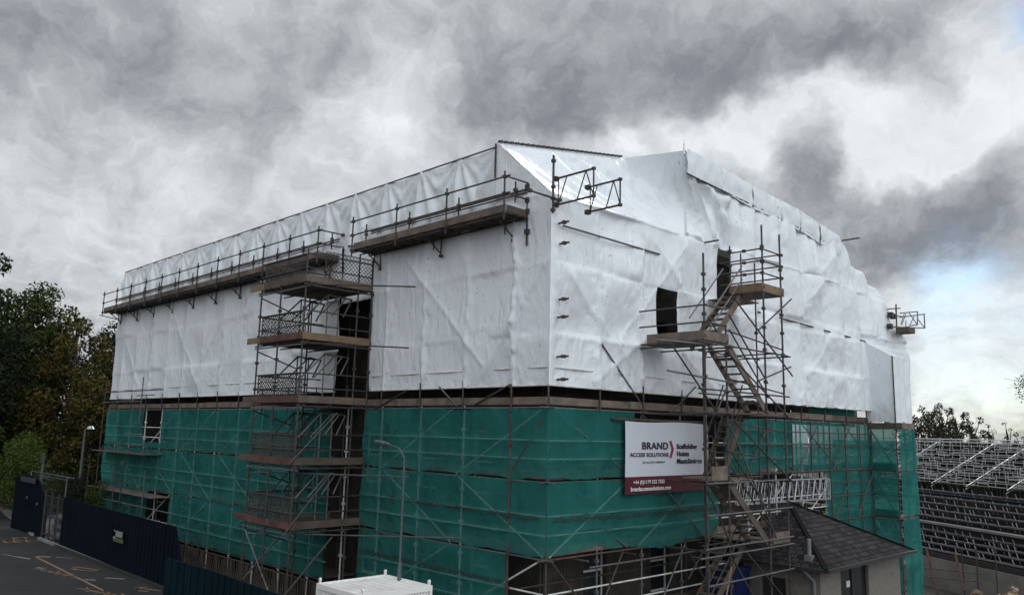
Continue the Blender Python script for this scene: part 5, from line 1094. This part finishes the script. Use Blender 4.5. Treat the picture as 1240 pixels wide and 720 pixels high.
def far_pt(px, py, w_=None, b_=-4.7):
    # point on the vertical plane through the stand's front edge
    nrm = Bd; d = sight(px, py); c = gp(0, b_, 0); t = (c-P).dot(nrm)/d.dot(nrm); return P+d*t
wq = MB().beam(gp(-16, -4.0, -3.2), gp(22, -4.0, -3.2), 0.15, 3.4); tag(wq.build('retaining_wall', M['concrete']), 'plain grey concrete wall below the grandstand at the right edge', 'wall')
for i, (a, b, c, d, lab) in enumerate(((1122, 665, 1136, 720, 'left reddish raking prop under the grandstand'), (1156, 668, 1168, 715, 'right reddish raking prop under the grandstand'))):
    tag(MB().tube(far_pt(a, b, b_=-5.2), far_pt(c, d, b_=-6.0), 0.07, 6).build('raking_prop', M['board_red']), lab, 'prop', 'reddish raking props under the grandstand')
pq = thing('small_scaffold', gp(4, -5.3, -3), 'low dark scaffold frame standing before the grandstand wall', 'scaffold')
for pxx in (1165, 1182, 1205): a = far_pt(pxx, 672, b_=-5.0); tb(pq, 'standard', (a.x, a.y, -4.5), (a.x, a.y, a.z+0.4), 0.04, M['tube'])
for yy in (690, 700): tb(pq, 'ledger', far_pt(1108, yy-4, b_=-5.0), far_pt(1190, yy+4, b_=-5.0), 0.04, M['board'])
for i, (pxx, s, lab) in enumerate(((1183, 0.75, 'left pale rubble heap at the foot of the grandstand wall'), (1228, 0.8, 'right pale rubble heap at the foot of the grandstand wall, at the frame edge'))):
    a = far_pt(pxx, 717, b_=-6.5); rr = random.Random(i)
    q = grid(lambda u, v: (a.x+u, a.y+v, a.z-1.3+1.3*math.exp(-(u*u+v*v)/0.9)+0.15*fbm(u*3, v*3, i)), rng(-2, 2, 0.2), rng(-2, 2, 0.2))
    for k_ in range(70):
        an = rr.uniform(0, 6.28); ra = abs(rr.gauss(0, 0.8)); z = a.z-1.0+max(0, 1.2-ra*0.9)*rr.uniform(0.3, 1); x = a.x+Wd.x*ra*math.cos(an)*1.3+Bd.x*ra*math.sin(an); y = a.y+Wd.y*ra*math.cos(an)*1.3+Bd.y*ra*math.sin(an); m_ = Matrix.Translation((x, y, z)) @ Matrix.Rotation(rr.uniform(0, 3), 4, V((rr.random(), rr.random(), rr.random())).normalized())
        ss = s*rr.uniform(0.06, 0.22); q.box(-ss, ss, -ss*0.6, ss*0.6, -ss*0.5, ss*0.5, m_)
    for k_ in range(0): pass
    MBB = q.build('rubble_heap', M['rubble']); tag(MBB, lab, 'rubble', 'rubble heaps')
# trees behind the stand
far = [(1108, 492, 2.4), (1124, 488, 2.2), (1141, 486, 2.0), (1158, 490, 1.8), (1176, 497, 1.9), (1116, 500, 2.6), (1136, 505, 2.4), (1160, 508, 2.4), (1186, 516, 1.9), (1198, 507, 0.8), (1220, 505, 0.7), (1234, 520, 1.2), (1208, 524, 1.6)]
nm_ = ['leftmost', 'second', 'third', 'fourth', 'fifth', 'sixth', 'seventh', 'eighth', 'ninth', 'tenth', 'eleventh', 'twelfth', 'thirteenth']
order = sorted(range(len(far)), key=lambda i: far[i][0])
for rank, i in enumerate(order):
    pxx, pyy, wd = far[i]; d = sight(pxx, pyy); h_ = math.hypot(d.x, d.y); Dm = 92+3*(i % 4); p = P+d*(Dm/h_)
    thin = wd < 1.0
    tree(p.x, p.y, p.z+3.4, wd, ('thin wispy young' if thin else 'bushy dark') + ' tree, %s from the left in the row above the grandstand' % nm_[rank], M['leaf_far'], 60+i, leaf=0.16, dens=110 if thin else 260, crown0=0.35, group='trees beyond the grandstand', gzv=-3.4, nc=12 if thin else 20, narrow=0.8)
# tree just outside the right frame whose twigs reach into view
TR = thing('overhanging_tree', (12.2, -9.6, -1.5), 'tree beyond the right edge, only its leafy twig tips reaching into view', 'tree')
c1 = onX(1234, 466, 11.6); c2 = onX(1245, 358, 11.6); base = V((12.2, -11.0, -1.5))
q = MB().tube(base, (12.2, -11.0, 7), 0.25, 8, 0.15).tube((12.2, -11.0, 7), (12.0, -10.6, 12), 0.15, 7, 0.05).tube((12.2, -11.0, 6.6), c1+V((0.1, -0.4, 0)), 0.06, 6, 0.015).tube((12.1, -10.9, 9.6), c2+V((0, -0.2, 0)), 0.06, 6, 0.012)
for k_ in range(10): q.tube(c1+V((0.1, -0.4, 0)), c1+V((random.uniform(-.2, .2), random.uniform(-.2, .4), random.uniform(-.45, .35))), 0.012, 4, 0.005)
q.build('trunk', M['bark'], TR)
foliage(TR, [(tuple(c1+V((0, -0.35, 0.05))), (0.42, 0.45)), (tuple(c1+V((0, -0.05, -0.1))), (0.2, 0.4)), (tuple(c2+V((0, -0.1, 0))), (0.14, 0.12))], M['leaf_far'], 0.05, 620, 77, 'leaves')
foliage(TR, [((12.1, -11.6, 8.5), (1.0, 1.2)), ((12.1, -11.8, 10.5), (1.2, 1.4)), ((12.3, -11.6, 12.3), (1.1, 1.0))], M['leaf_far'], 0.07, 700, 78, 'crown')
